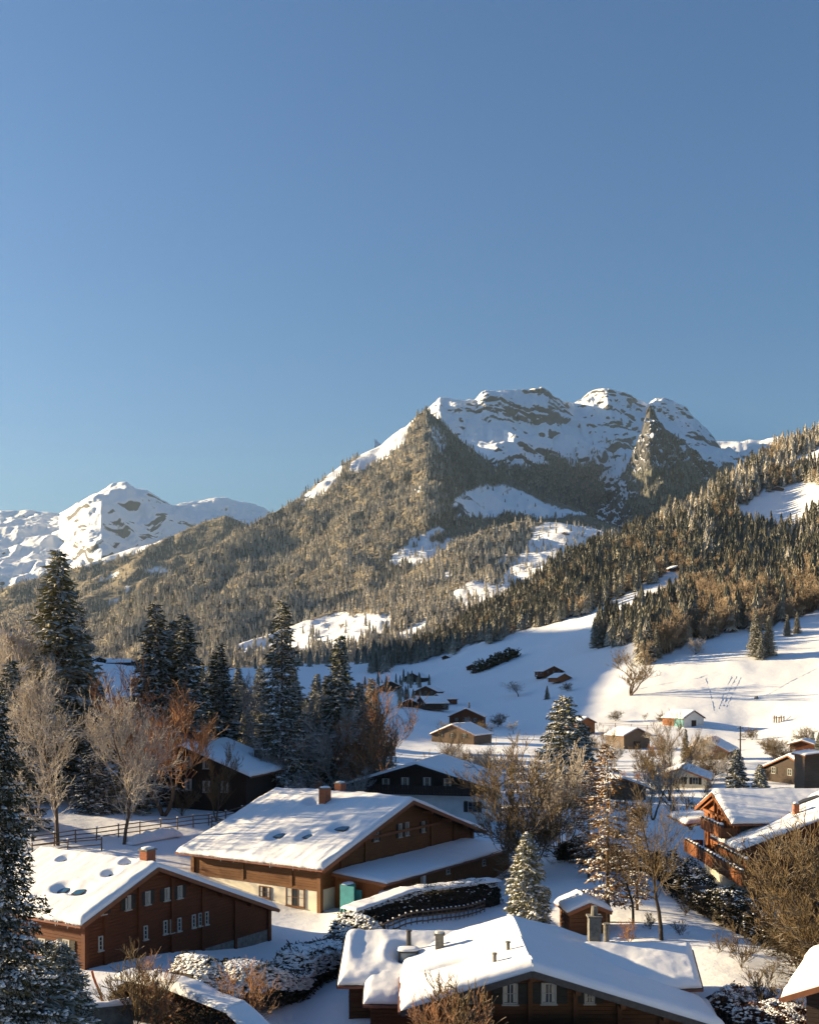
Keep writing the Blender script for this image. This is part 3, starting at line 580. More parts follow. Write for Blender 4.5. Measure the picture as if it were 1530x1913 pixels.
def window(root, c, nrm, w, h, shut=None, mull=1, bars=1, curtain=True, fmat=None, gmat=None, sill=True, sw=.45):
    """window on a wall: frame > pane, curtain, sill; shutters are parts of the building"""
    n = Vector(nrm).normalized(); r = Vector((0, 0, 1)).cross(n); c = Vector(c)+n*.035; fr = MB(); fw = .07
    def bx(m, x0, x1, z0, z1, o0, o1):
        q = [c+r*x0+n*o0, c+r*x1+n*o0, c+r*x1+n*o1, c+r*x0+n*o1]
        m.prism([(a.x, a.y, a.z+z0) for a in q], [(a.x, a.y, a.z+z1) for a in q])
    bx(fr, -w/2, -w/2+fw, -h/2, h/2, -.03, .05); bx(fr, w/2-fw, w/2, -h/2, h/2, -.03, .05); bx(fr, -w/2+fw, w/2-fw, h/2-fw, h/2, -.03, .048); bx(fr, -w/2+fw, w/2-fw, -h/2, -h/2+fw, -.03, .048)
    for i in range(mull): x = w*(i+1)/(mull+1)-w/2; bx(fr, x-.028, x+.028, -h/2+fw, h/2-fw, -.02, .044)
    for i in range(bars): z = h*(i+1)/(bars+1)-h/2; bx(fr, -w/2+fw, w/2-fw, z-.015, z+.015, -.02, .036)
    fo = fr.obj('window', fmat or M['frame_white'], root)
    g = MB(); bx(g, -w/2+fw, w/2-fw, -h/2+fw, h/2-fw, -.03, .004); g.obj('pane', gmat or M['glass'], fo)
    if curtain:
        for s in (-1, 1):
            m = MB(); x0, x1 = sorted((s*(w/2-fw), s*w*.19)); bx(m, x0, x1, -h/2+fw*1.3, h/2-fw, .005, .012); m.obj('curtain', M['curtain'], fo)
    if sill: m = MB(); bx(m, -w/2-.05, w/2+.05, -h/2-.06, -h/2, -.02, .11); m.obj('sill', fmat or M['frame_white'], fo)
    if shut:
        for s in (-1, 1):
            m = MB(); x0, x1 = sorted((s*(w/2+.02), s*(w/2+.02+sw))); 
            bx(m, x0, x1, -h/2, h/2, -.01, .03)
            for i in range(5): z = -h/2+.08+(h-.16)*i/5; bx(m, x0+.05, x1-.05, z, z+(h-.16)/5*.6, .03, .045)
            m.obj('shutter', shut, root)
    return fo
def chimney(root, x, y, z0, z1, w=.6, d=None, mat=None, cap=True, pots=0):
    d = d or w; m = MB().box(x-w/2, x+w/2, y-d/2, y+d/2, z0, z1); 
    k = max(1, int((z1-z0)/.16))
    for i in range(k): z = z0+(z1-z0)*i/k; m.box(x-w/2-.012, x+w/2+.012, y-d/2-.012, y+d/2+.012, z+.02, z+(z1-z0)/k-.02)
    ch = m.obj('chimney', mat or M['brick'], root); q = MB().box(x-w/2-.08, x+w/2+.08, y-d/2-.08, y+d/2+.08, z1, z1+.09); q.obj('chimney_cap', M['stone'], ch)
    if cap: s = blob((x, y, z1+.09), (w*.52, d*.52, .14), 3); link('snow_cap', s, ch)
    return ch
def blob(c, r, seed, mat=None, half=True):
    V = []; nu, nv = 14, 6; rr = random.Random(seed)
    for j in range(nv):
        a = math.pi/2*j/(nv-1)
        for i in range(nu):
            t = 2*math.pi*i/nu; sx = abs(math.cos(t))**.6*math.copysign(1, math.cos(t)); sy = abs(math.sin(t))**.6*math.copysign(1, math.sin(t)); k = math.cos(a)**.5*rr.uniform(.93, 1.05) if j < nv-1 else 0
            V.append((c[0]+r[0]*sx*k, c[1]+r[1]*sy*k, c[2]+r[2]*math.sin(a)))
    Fc = [(j*nu+i, j*nu+(i+1) % nu, (j+1)*nu+(i+1) % nu, (j+1)*nu+i) for j in range(nv-1) for i in range(nu)]
    return npmesh('snow_cap', V, Fc, mat or M['roof_snow'], True)
def flue(root, x, y, z0, z1, r=.13, name='vent_pipe', mat=None, cowl=True):
    m = MB().cyl(x, y, z0, z1, r, r*.9, 10)
    if cowl: m.cyl(x, y, z1+.03, z1+.1, r*1.35, r*1.2, 10); m.cyl(x, y, z1-.01, z1+.04, r*.6, r*.6, 8)
    o = m.obj(name, mat or M['metal_dark'], root); return o
class House:
    """gabled chalet; own x runs across the gable (right as seen from the front), y from the front gable back along the ridge"""
    def __init__(s, name, A, deg, L, wl, wr, slope, base, label, cat='chalet', group=None, oe=.9, og=1.0, snow=.38, dl=(), dr=(), seed=0, rooft=.18, trim=None, soft_ridge=0, t=.38, **k):
        s.th = math.radians(deg-90); s.root = empty(name, (A[0], A[1], base), s.th, label, cat, group); bpy.context.view_layer.update()
        s.h = A[2]-base-snow; s.L, s.wl, s.wr, s.k, s.oe, s.og = L, wl, wr, math.tan(math.radians(slope)), oe, og
        h = s.h; zl, zr = h-wl*s.k, h-wr*s.k; s.zl, s.zr = zl, zr
        s.nl = Vector((-s.k, 0, 1)).normalized(); s.nr = Vector((s.k, 0, 1)).normalized(); s.rooft = rooft
        pl = (0, 0, h); dd = [[], []]
        for i, (ds, n) in enumerate(((dl, (-s.k, 0, 1)), (dr, (s.k, 0, 1)))):
            for (px, row, ru, rv, dep) in ds: p = hit(s.root, px, row, (0, 0, h+.3), n); dd[i].append((p.x, p.y, ru, rv, dep))
        s.dents = dd
        tr = trim or M['trim']
        roof_panel(s.root, [(-wl, L, zl), (-wl, 0, zl), (0, 0, h), (0, L, h)], rooft, snow, dd[0], seed=seed, fmat=tr, **k)
        roof_panel(s.root, [(wr, 0, zr), (wr, L, zr), (0, L, h), (0, 0, h)], rooft, snow, dd[1], seed=seed, fmat=tr, **k)
    def topz(s, x): return s.h-s.rooft-abs(x)*s.k+.02
    def walls(s, mat, z0=0, sides='flrb', step=.2, zmid=None, lowmat=None):
        xl, xr, y0, y1 = -s.wl+s.oe, s.wr-s.oe, s.og, s.L-s.og; s.xl, s.xr, s.y0, s.y1 = xl, xr, y0, y1
        def one(p, q, n, top):
            if zmid is not None:
                wall(s.root, p, q, z0, zmid, n, lowmat, 'masonry_wall', 0); wall(s.root, p, q, zmid, top, n, mat, 'timber_wall', step)
            else: wall(s.root, p, q, z0, top, n, mat, 'timber_wall', step)
        if 'f' in sides: one((xl, y0), (xr, y0), (0, -1), lambda q: s.topz(xl+q))
        if 'b' in sides: one((xl, y1), (xr, y1), (0, 1), lambda q: s.topz(xl+q))
        if 'l' in sides: one((xl, y1), (xl, y0), (-1, 0), lambda q: s.topz(xl))
        if 'r' in sides: one((xr, y0), (xr, y1), (1, 0), lambda q: s.topz(xr))
    def F(s, px, row): return hit(s.root, px, row, (0, s.y0, 0), (0, -1, 0))
    def Lw(s, px, row): return hit(s.root, px, row, (s.xl, 0, 0), (-1, 0, 0))
    def win(s, px, row, w, h, side='f', **k):
        p = s.F(px, row) if side == 'f' else s.Lw(px, row); return window(s.root, p, (0, -1, 0) if side == 'f' else (-1, 0, 0), w, h, **k)
    def purlins(s, xs=(0,), mat=None, sz=.2):
        for x in xs:
            z = s.h-s.rooft-abs(x)*s.k-sz/2-.02; MB().box(x-sz/2, x+sz/2, .05, s.og+.3, z-sz/2, z+sz/2-.03).obj('purlin', mat or M['trim'], s.root)
    def rafters(s, side='l', n=12, mat=None):
        x0, x1 = (-s.wl+.12, -s.wl+s.oe+.1) if side == 'l' else (s.wr-s.oe-.1, s.wr-.12)
        for i in range(n):
            y = .3+(s.L-.6)*i/(n-1); a = Vector((x0, y, s.topz(x0)-.08)); b = Vector((x1, y, s.topz(x1)-.08)); MB().beam(a, b, .1, .13).obj('rafter', mat or M['trim'], s.root)
    def corner_posts(s, mat=None, w=.24):
        for x in (s.xl, s.xr):
            for y in (s.y0, s.y1):
                MB().box(x-w/2-.03, x+w/2+.03, y-w/2-.03, y+w/2+.03, 0, s.topz(x)-.02).obj('corner_post', mat, s.root)
    def onroof(s, px, row, side='l'):
        return hit(s.root, px, row, (0, 0, s.h), (-s.k, 0, 1) if side == 'l' else (s.k, 0, 1))
    def skylight(s, px, row, w=.8, l=1.1, side='l'):
        p = hit(s.root, px, row, (0, 0, s.h+.1), (-s.k, 0, 1) if side == 'l' else (s.k, 0, 1)); kk = s.k if side == 'l' else -s.k
        def q(x, y, o): return (p.x+x, p.y+y, s.h-abs(p.x+x)*s.k+o)
        m = MB().prism([q(-l/2, -w/2, .0), q(l/2, -w/2, .0), q(l/2, w/2, .0), q(-l/2, w/2, .0)], [q(-l/2, -w/2, .13), q(l/2, -w/2, .13), q(l/2, w/2, .13), q(-l/2, w/2, .13)])
        fo = m.obj('skylight', M['metal_dark'], s.root); e = .08
        MB().poly([q(-l/2+e, -w/2+e, .135), q(l/2-e, -w/2+e, .135), q(l/2-e, w/2-e, .135), q(-l/2+e, w/2-e, .135)]).obj('pane', M['glass_blue'], fo)

# ---- chalet lower left
S1 = 66/80.
c1 = House('timber_chalet', (-18.77*S1, 66, CZ-13.61*S1), 148.2, 13.52*S1, 7.16*S1, 14.23*S1, 21.9, 1.4,
    'red-brown timber chalet with long shaded gable wall at the lower left', oe=.55, og=.45, seed=3, dl=[(121,1661,.55,.8,1.0),(150,1664,.55,.8,1.0),(121,1606,.4,.5,.85),(240,1612,.4,.5,.85),(207,1633,.4,.5,.85)], ns=(110, 70), lump=.05)
c1.walls(M['wood_red'], step=.2)
for px, r in ((121,1663),(150,1666)): c1.skylight(px, r, .75, .9)
for px, r in ((121,1607),(240,1613),(207,1634)): c1.skylight(px, r, .35, .4)
for px, r, w_, h_ in ((192,1702,.4,.42),(238.5,1687,.42,.85),(275,1678,.42,.82),(311,1671,.42,.8),(335,1667,.42,.8)): c1.win(px, r, w_, h_, shut=M['shutter_dark'], mull=1, bars=0, sw=.34)
for px, r in ((187,1763),(271,1743),(308,1733),(320.5,1730.5),(334,1728),(361,1721.5),(373,1718.5),(385,1716)): c1.win(px, r, .33, .85, mull=0, bars=2, curtain=False)
for x in (-3.9, -1.2, 1.6, 4.4, 7.6): MB().box(x-.11, x+.11, c1.y0-.14, c1.y0+.02, 0, c1.topz(x)-.1).obj('vertical_post', M['wood_red'], c1.root)
wall(c1.root, (c1.xl+.02, c1.y0-.05), (c1.xr, c1.y0-.05), -1.6, .95, (0, -1), M['stone'], 'masonry_plinth', 0)
c1.purlins((-4.9, -2.6, 0, 3, 6, 9), M['wood_red']); c1.rafters('l', 12, M['wood_red']); c1.corner_posts(M['wood_red'])
p = c1.onroof(287, 1606); chimney(c1.root, .25, p.y, c1.h-.5, c1.h+.95, .75, .6, M['brick'])
p = c1.Lw(125, 1770); window(c1.root, p, (-1, 0, 0), .6, .9, shut=M['shutter_dark']); window(c1.root, c1.Lw(80, 1768), (-1, 0, 0), .6, .9, shut=M['shutter_dark'])

# ---- big chalet in the middle
S2 = 94/80.
c2 = House('timber_chalet', (.3*S2, 94, CZ-8.75*S2), 146.8, 13.57*S2, 10.92*S2, 11.13*S2, 17.9, 1.35,
    'large honey-brown chalet in the centre with wide snowy roof and lean-to along its gable', oe=.95, og=1.1, seed=9,
    dl=[(519,1561,1.1,.75,1.0),(572,1562,.95,.6,1.0),(640,1547,.9,1.1,1.0),(587,1499,.8,.9,1.0),(637,1530,.5,.9,.6)], ns=(150, 100), lump=.07, sag=.13, fasc=.3)
c2.walls(M['wood_honey'], zmid=1.95, lowmat=M['plaster'])
for px, r in ((519,1561),(572,1562),(638,1548)): c2.skylight(px, r, 1.3, .9)
p = c2.onroof(607, 1507); chimney(c2.root, p.x, p.y, p.z-.3, p.z+1.6, .85, .7, M['brick'])
chimney(c2.root, .9, 8.7, c2.h-.6, c2.h+1.0, .8, .7, M['brick'])
for px, r, w_, h_ in ((702,1560,.6,1.1),(747,1552,.55,1.2),(760,1549,.55,1.2),(790,1545,.5,1.0)): c2.win(px, r, w_, h_, shut=M['shutter_dark'] if px < 750 or px > 780 else None, curtain=(px > 740), sw=.35)
c2.purlins((-9.5, -6.5, -3.2, 0, 3.2, 6.5, 9.5), sz=.26); c2.rafters('l', 16); c2.corner_posts(M['wood_honey'], .3)
for x in (-9.2, -5.8, 4.6, 8.6): MB().box(x-.12, x+.12, c2.y0-.16, c2.y0+.02, 3, c2.topz(x)-.1).obj('vertical_post', M['wood_honey'], c2.root)
MB().box(-6.2, 6.2, c2.y0-.2, c2.y0, 5.2, 5.42).obj('cornice_beam', M['trim'], c2.root)
# eave side: windows, down pipe
for px, r, w_, h_ in ((495,1667,1.2,.95),(552,1677,1.9,1.5)): window(c2.root, c2.Lw(px, r), (-1, 0, 0), w_, h_, mull=2, bars=1, fmat=M['wood_honey'], curtain=True)
p = c2.Lw(600, 1690); MB().cyl(c2.xl-.12, p.y, .1, c2.zl-.1, .06, .06, 8).obj('down_pipe', M['copper'], c2.root)
for yy in (4.0, 9.2): MB().box(c2.xl-.1, c2.xl+.02, yy-.13, yy+.13, 2.0, c2.topz(c2.xl)-.05).obj('vertical_post', M['wood_honey'], c2.root)
MB().box(c2.xl-.06, c2.xl, c2.y0, c2.y1, 1.88, 2.06).obj('sill_beam', M['wood_honey'], c2.root)
# lean-to along the front gable
def lt(px, row, y): return hit(c2.root, px, row, (0, y, 0), (0, -1, 0))
la = lt(645, 1613, c2.y0-.02); lb = lt(891, 1563, c2.y0-.02); zt = (la.z+lb.z)/2-.3
yE = -4.2; lc = lt(943, 1587, yE); ld = lt(695, 1648, yE); ze = (lc.z+ld.z)/2-.3
x0, x1 = (la.x+ld.x)/2, (lb.x+lc.x)/2
roof_panel(c2.root, [(x0, yE, ze), (x1, yE, ze), (x1, c2.y0-.02, zt), (x0, c2.y0-.02, zt)], .14, .26, soft=(1, 1, 1, .5), seed=14, fasc=.26, ns=(90, 36))
yw = yE+.45; kz = (zt-ze)/(c2.y0-.02-yE)
wall(c2.root, (x0+.35, yw), (x1-.35, yw), -.8, ze+kz*.45-.14, (0, -1), M['wood_honey'], 'lean_to_wall', .22, True)
wall(c2.root, (x0+.35, c2.y0-.1), (x0+.35, yw), -.8, lambda q: zt-.16-kz*q, (-1, 0), M['wood_orange'], 'lean_to_wall', .22, True)
wall(c2.root, (x1-.35, yw), (x1-.35, c2.y0-.1), -.8, ze, (1, 0), M['wood_honey'], 'lean_to_wall', .22, True)
px_ = lt(787, 1654, yw); MB().box(px_.x-.2, px_.x+.2, yw-.32, yw-.05, -.8, ze+.1).obj('concrete_pier', M['plaster_cold'], c2.root)
for px, r in ((836,1627),(903,1612)): window(c2.root, lt(px, r, yw), (0, -1, 0), .55, .55, mull=0, bars=1, curtain=False)
for px in (730, 860):
    q = lt(px, 1660, yw); m = MB()
    for i in range(6): m.box(q.x-1.2+i*.4+.015, q.x-1.2+i*.4+.385, yw-.07, yw-.02, -.4, 2.1)
    m.obj('boarded_gate', M['wood_honey'], c2.root)
def icicles(H, y0, y1, n, seed):
    r = random.Random(seed); m = MB()
    for i in range(n):
        y = r.uniform(y0, y1); L_ = r.uniform(.08, .42)*r.random()**.5; x = -H.wl-.16+r.uniform(-.03, .03); q = .02+.03*r.random(); z = H.zl+.02
        c = [(x+q*math.cos(a), y+q*math.sin(a)) for a in (0, 2.1, 4.2)]; m.prism([(x, y, z-L_), (x+.004, y, z-L_), (x, y+.004, z-L_)], [(a, b, z) for a, b in c])
    o = m.obj('icicles', M['icicle'], H.root); o['kind'] = 'stuff'
M['icicle'] = glass('ice', (.55, .6, .65))
icicles(c2, .3, c2.L-.3, 110, 1); icicles(c1, .2, c1.L-.2, 60, 2)
# teal shed doors and open doorway beside the corner
q = hit(c2.root, 632, 1693, (x0-.3, 0, 0), (-1, 0, 0))
# rear dormer
q = hit(c2.root, 830, 1492, (6.5, 0, 0), (1, 0, 0))

# ---- chalet at the bottom centre: main ridge towards the camera, one wing each side
r3 = empty('timber_chalet', (5.75, 50, 1.0), 0, 'low dark-brown chalet at the bottom centre with cross-shaped thick snow roof', 'chalet'); bpy.context.view_layer.update()
def w3(x, y, z): return (x-5.75, y-50, z-1.0)
ZR, kk = 6.35, .303
def on3(px, row, p0, n): return hit(r3, px, row, w3(*p0), n)
nL = (-kk, 0, 1); nB = (0, -.3, 1)
pz = lambda px, row: on3(px, row, (0, 60.5, 5.6), nB)
sky_c = pz(763, 1787); slot_c = on3(852, 1813, (5.75, 50, ZR), nL); bigpipe = pz(821, 1797)
xL, xR = -.35, 14.7
roof_panel(r3, [w3(xL, 60.7, ZR-(5.75-xL)*kk), w3(xL, 50, ZR-(5.75-xL)*kk), w3(5.75, 50, ZR), w3(5.75, 60.7, ZR)], .2, .42, [(slot_c.x, slot_c.y, 1.5, .42, .9)], seed=21, fasc=.3, fmat=M['metal_dark'], ns=(90, 60), lump=.07)
roof_panel(r3, [w3(xR, 50, ZR-(xR-5.75)*kk), w3(xR, 60.7, ZR-(xR-5.75)*kk), w3(5.75, 60.7, ZR), w3(5.75, 50, ZR)], .2, .42, [], seed=21, fasc=.3, fmat=M['metal_dark'], ns=(90, 60), lump=.07)
# left wing (ridge runs left-right)
roof_panel(r3, [w3(-3.75, 56, 4.02), w3(3.5, 56, 4.02), w3(3.5, 60.5, 5.37), w3(-3.6, 60.5, 5.37)], .2, .44, [(sky_c.x, sky_c.y, .95, .95, 1.0), (bigpipe.x, bigpipe.y, .55, .55, 1.0), (sky_c.x-2.2, sky_c.y+.6, .7, 1.6, .25)], seed=22, soft=(1, 0, 1, 0), fmat=M['metal_dark'], ns=(80, 60), verge=(1, 0), lump=.08)
roof_panel(r3, [w3(-2.35, 54.4, 3.52), w3(1.8, 54.4, 3.52), w3(1.8, 56.5, 4.15), w3(-2.35, 56.5, 4.15)], .2, .44, [], seed=22, soft=(1, 0, 1, 0), fmat=M['metal_dark'], ns=(50, 30), verge=(1, 0))
roof_panel(r3, [w3(3.5, 65, 4.0), w3(-3.6, 65, 4.0), w3(-3.6, 60.5, 5.37), w3(3.5, 60.5, 5.37)], .2, .44, seed=22, soft=(1, 1, 0, 0), fmat=M['metal_dark'], ns=(50, 30), verge=(0, 1))
# right wing
roof_panel(r3, [w3(7.5, 54, 4.45), w3(14.75, 54, 4.45), w3(15.15, 57.4, 5.47), w3(7.5, 57.4, 5.47)], .2, .44, [], seed=23, soft=(1, 1, 0, 0), fmat=M['metal_dark'], ns=(80, 44), verge=(0, 1), lump=.08)
roof_panel(r3, [w3(15.15, 61.5, 4.3), w3(7.5, 61.5, 4.3), w3(7.5, 57.4, 5.47), w3(15.15, 57.4, 5.47)], .2, .44, seed=23, soft=(1, 0, 1, 0), fmat=M['metal_dark'], ns=(50, 30), verge=(1, 0))
link('snow_drift', snow_slab('snow_drift', [w3(13.6, 51.2, 2.2), w3(15.6, 51.2, 2.2), w3(15.2, 54.6, 3.6), w3(14.1, 54.6, 3.6)], .3, None, nu=20, nv=24, soft=(1, 1, 1, 1), mat=M['roof_snow']).data, r3)
for o in list(bpy.data.objects):
    if o.name.startswith('snow_drift') and o.parent is None: bpy.data.objects.remove(o)
def wl3(a, b, z0, zt, n, **k): 
    f = (lambda s_: zt(s_)-1.0) if callable(zt) else zt-1.0
    return wall(r3, (a[0]-5.75, a[1]-50), (b[0]-5.75, b[1]-50), z0-1, f, n, M['wood_dark3'], 'timber_wall', **k)
M['wood_dark3'] = wood('dark_brown_boards', (.13, .055, .022), (.08, .034, .015))
yf = 51.1
wl3((.6, yf), (13.7, yf), .2, lambda s_: ZR-.22-abs(.6+s_-5.75)*kk, (0, -1))
wl3((.6, 54.5), (.6, yf), .2, 4.4, (-1, 0)); wl3((13.7, yf), (13.7, 60), .2, 3.7, (1, 0))
wl3((-2.0, 55.2), (.6, 55.2), .2, 3.5, (0, -1)); wl3((-2.0, 56.8), (-2.0, 55.2), .2, 3.7, (-1, 0))
wl3((-3.2, 56.8), (-2.0, 56.8), .2, 3.95, (0, -1)); wl3((-3.2, 64), (-3.2, 56.8), .2, lambda s_: 3.95+.3*min(s_, 3.5) if s_ < 3.5 else 5.0-.3*(s_-3.5), (-1, 0))
wl3((9, 54.9), (14.5, 54.9), .2, 4.5, (0, -1)); wl3((14.5, 54.9), (14.5, 61), .2, 4.4, (1, 0)); wl3((-3, 64), (14, 60.6), .2, 4, (0, 1))
F3 = lambda px, row: on3(px, row, (0, yf, 0), (0, -1, 0))
for px, r, w_, h_ in ((953,1857,.72,1.0),(1025,1856,.72,1.0)): window(r3, F3(px, r), (0, -1, 0), w_, h_, shut=M['shutter_dark'], sw=.5, bars=1)
for px, r, w_, h_ in ((882,1861,.45,.62),(1101,1863,.5,.62)): window(r3, F3(px, r), (0, -1, 0), w_, h_, shut=M['shutter_dark'], sw=.4, bars=1)
for x in (2.0, 3.6, 5.75, 7.9, 10.0, 12.0):
    MB().box(x-5.75-.11, x-5.75+.11, yf-50-.16, yf-50, -.7, ZR-1.3-abs(x-5.75)*kk).obj('vertical_post', M['wood_dark3'], r3)
    MB().box(x-5.75-.12, x-5.75+.12, .05, 1.3, ZR-1.5-abs(x-5.75)*kk, ZR-1.26-abs(x-5.75)*kk).obj('purlin', M['wood_dark3'], r3)
zb = F3(1000, 1896).z
m = MB().box(-3.4, 5.2, -.35, yf-50, zb-1.25, zb-1.1); m.obj('balcony_floor', M['wood_dark3'], r3)
for i in range(43): x = -3.4+8.6*i/43; MB().box(x+.01, x+.18, -.38, -.34, zb-1.15, zb-.1).obj('balcony_board', M['wood_dark3'], r3)
MB().box(-3.45, 5.25, -.42, -.3, zb-.1, zb-.02).obj('handrail', M['wood_dark3'], r3)
# things on the roof
chimney(r3, on3(1109, 1762, (10, 57.4, 5.5), (0, -.3, 1)).x, 7.9, 4.0, 6.15, .62, .62, M['stone'], cap=False)
ob = [o for o in bpy.data.objects if o.parent == r3 and o.name.startswith('chimney')][-1]
MB().cyl(on3(1109, 1762, (10, 57.4, 5.5), (0, -.3, 1)).x, 7.9, 6.24, 6.75, .2, .16, 10).obj('chimney_pot', M['stone'], ob)
q = on3(1133, 1762, (10, 58.2, 5.5), (0, -.3, 1)); flue(r3, q.x, 8.6, 4, 5.55, .17, mat=M['stone'])
chimney(r3, bigpipe.x, bigpipe.y, bigpipe.z-.3, bigpipe.z+1.45, .42, .42, M['stone'], cap=False)
ob = [o for o in bpy.data.objects if o.parent == r3 and o.name.startswith('chimney')][-1]
MB().cyl(bigpipe.x, bigpipe.y, bigpipe.z+1.54, bigpipe.z+1.66, .26, .2, 12).obj('chimney_pot', M['plaster_cold'], ob)
for px, r in ((949,1779),(924,1801)): q = on3(px, r, (5.75, 50, ZR+.35), nL); flue(r3, q.x, q.y, q.z-.5, q.z+.42, .1, mat=M['stone'])
x, y, z = sky_c.x, sky_c.y, sky_c.z
fo = MB().box(x-.55, x+.55, y-.5, y+.4, z-.35, z+.38).obj('roof_hatch', M['metal_dark'], r3)
MB().box(x-.42, x+.42, y-.53, y-.5, z-.2, z+.28).obj('pane', M['glass_blue'], fo)
link('snow_cap', blob((x, y-.05, z+.38), (.6, .5, .12), 5), fo)
flue(r3, x+.02, y+.75, z+.1, z+1.15, .14)
for (a, b) in (((slot_c.x-1.25, slot_c.y-.12), (slot_c.x+1.25, slot_c.y+.2)),):
    def rz(xx): return ZR-1-abs(xx)*kk
    MB().prism([(a[0], a[1], rz(a[0])), (b[0], a[1], rz(b[0])), (b[0], b[1], rz(b[0])), (a[0], b[1], rz(a[0]))], [(a[0], a[1], rz(a[0])+.12), (b[0], a[1], rz(b[0])+.12), (b[0], b[1], rz(b[0])+.12), (a[0], b[1], rz(a[0])+.12)]).obj('skylight', M['metal_dark'], r3)

# ---- balconied chalet at the right: ridge runs to the right, facade looks left
r4 = empty('timber_chalet', (27.5, 90, 1.6), 0, 'orange-brown chalet at the right edge with flowered balconies, green shutters and white base', 'chalet'); bpy.context.view_layer.update()
def w4(x, y, z): return (x-27.5, y-90, z-1.6)
def on4(px, row, X): return hit(r4, px, row, w4(X, 0, 0), (-1, 0, 0))
roof_panel(r4, [w4(26.9, 89.6, 7.95), w4(40, 89.6, 7.95), w4(40, 95.2, 9.95), w4(26.9, 95.2, 9.95)], .16, .36, seed=31, soft=(1, 0, 1, 0), fmat=M['wood_orange'], fasc=.3, ns=(80, 50), verge=(1, 0))
roof_panel(r4, [w4(40, 100.9, 7.9), w4(26.9, 100.9, 7.9), w4(26.9, 95.2, 9.95), w4(40, 95.2, 9.95)], .16, .36, seed=31, soft=(1, 1, 0, 0), fmat=M['wood_orange'], fasc=.3, ns=(50, 40), verge=(0, 1))
roof_panel(r4, [w4(26.6, 94.5, 6.2), w4(26.6, 86.1, 6.2), w4(38, 86.1, 10.55), w4(38, 94.5, 10.55)], .16, .38, seed=33, soft=(1, 1, 1, 0), fmat=M['wood_red'], fasc=.3, ns=(60, 80), lump=.1)
roof_panel(r4, [w4(48, 86.1, 6.7), w4(48, 98, 6.7), w4(38, 98, 10.55), w4(38, 86.1, 10.55)], .16, .38, seed=33, fmat=M['wood_red'], ns=(40, 40))
snow4 = roof_panel(r4, [w4(25.7, 106, 6.55), w4(25.7, 99.4, 6.55), w4(28.8, 99.4, 6.85), w4(28.8, 106, 6.85)], .18, .4, seed=34, soft=(1, 1, 1, 1), fmat=M['wood_orange'], ns=(40, 30))
def wl4(a, b, z0, zt, n, mat, name='timber_wall', **k):
    f = (lambda s_: zt(s_)-1.6) if callable(zt) else zt-1.6
    return wall(r4, (a[0]-27.5, a[1]-90), (b[0]-27.5, b[1]-90), z0-1.6, f, n, mat, name, **k)
wl4((27.6, 100.2), (27.6, 87), 1.0, 3.2, (-1, 0), M['plaster'], 'masonry_wall', step=0)
wl4((27.6, 100.2), (27.6, 87), 3.2, lambda s_: min(6.35, 9) if s_ > 10 else min(9.75-abs(100.2-s_-95.2)*.36, 8.0+s_*.36), (-1, 0), M['wood_orange'])
wl4((28.6, 94), (28.6, 90.4), 6.0, lambda s_: 9.3-s_*.357, (-1, 0), M['wood_orange'])
wl4((27.6, 87), (38, 87), 1.0, lambda s_: 6.35+s_*.38, (0, -1), M['wood_red']); wl4((38, 87), (47, 87), 1, lambda s_: 10.3-s_*.38, (0, -1), M['wood_red'])
wl4((27.7, 90.3), (39, 90.3), 6, 8.0, (0, -1), M['wood_grey'])
# open gable truss
for a, b in (((27.2, 95.2, 9.5), (27.2, 90.6, 7.9)), ((27.2, 95.2, 9.5), (27.2, 99.9, 7.9)), ((27.2, 95.2, 9.4), (27.2, 95.2, 7.4)), ((27.2, 91.5, 8.0), (27.2, 99, 8.0))): MB().beam(w4(*a), w4(*b), .2, .22).obj('truss_beam', M['wood_orange'], r4)
for y in (90.6, 92.4, 94.2, 97.5): MB().beam(w4(27.25, y, 3.4), w4(27.25, y, 7.8 if y > 94.3 or y < 91 else 8.6), .2).obj('balcony_post', M['wood_orange'], r4)
def balcony(X, y0, y1, zf, zt, mat, ret=1.2):
    MB().box(*[v for v in (X-27.5, .1)], y0-90, y1-90, zf-1.6, zf-1.48).obj('balcony_floor', mat, r4)
    n = int((y1-y0)/.22)
    for i in range(n):
        y = y0+(y1-y0)*i/n; o = .012*((i*7) % 3); MB().box(X-27.5-.05-o, X-27.5, y-90+.008, y-90+(y1-y0)/n-.008, zf-1.62, zt-1.66).obj('balcony_board', mat, r4)
    for yy in (y0, y1):
        k = 5
        for i in range(k): x = X+(27.5-X)*i/k; MB().box(x-27.5+.01, x-27.5+(27.5-X)/k-.01, yy-90-.025, yy-90+.025, zf-1.6, zt-1.66).obj('balcony_board', mat, r4)
    MB().box(X-27.5-.1, X-27.5+.06, y0-90-.05, y1-90+.05, zt-1.66, zt-1.58).obj('handrail', mat, r4)
    r = random.Random(int(zt*10)); 
    for i in range(int((y1-y0)/.9)):
        y = y0+.4+i*.9+r.uniform(-.1, .1); bxo = MB().box(X-27.5-.04, X-27.5+.2, y-90-.3, y-90+.3, zt-1.58, zt-1.42).obj('flower_box', M['metal_dark'], r4)
        link('snow_cap', blob((X-27.5+.08, y-90, zt-1.42), (.14, .28, r.uniform(.05, .16)), i), bxo)
balcony(25.7, 82.8, 100.2, 4.0, 5.05, M['wood_orange']); balcony(26.2, 89.8, 96.2, 6.65, 7.6, M['wood_orange']); balcony(26.75, 84.9, 93.8, 4.95, 5.55, M['wood_orange'])
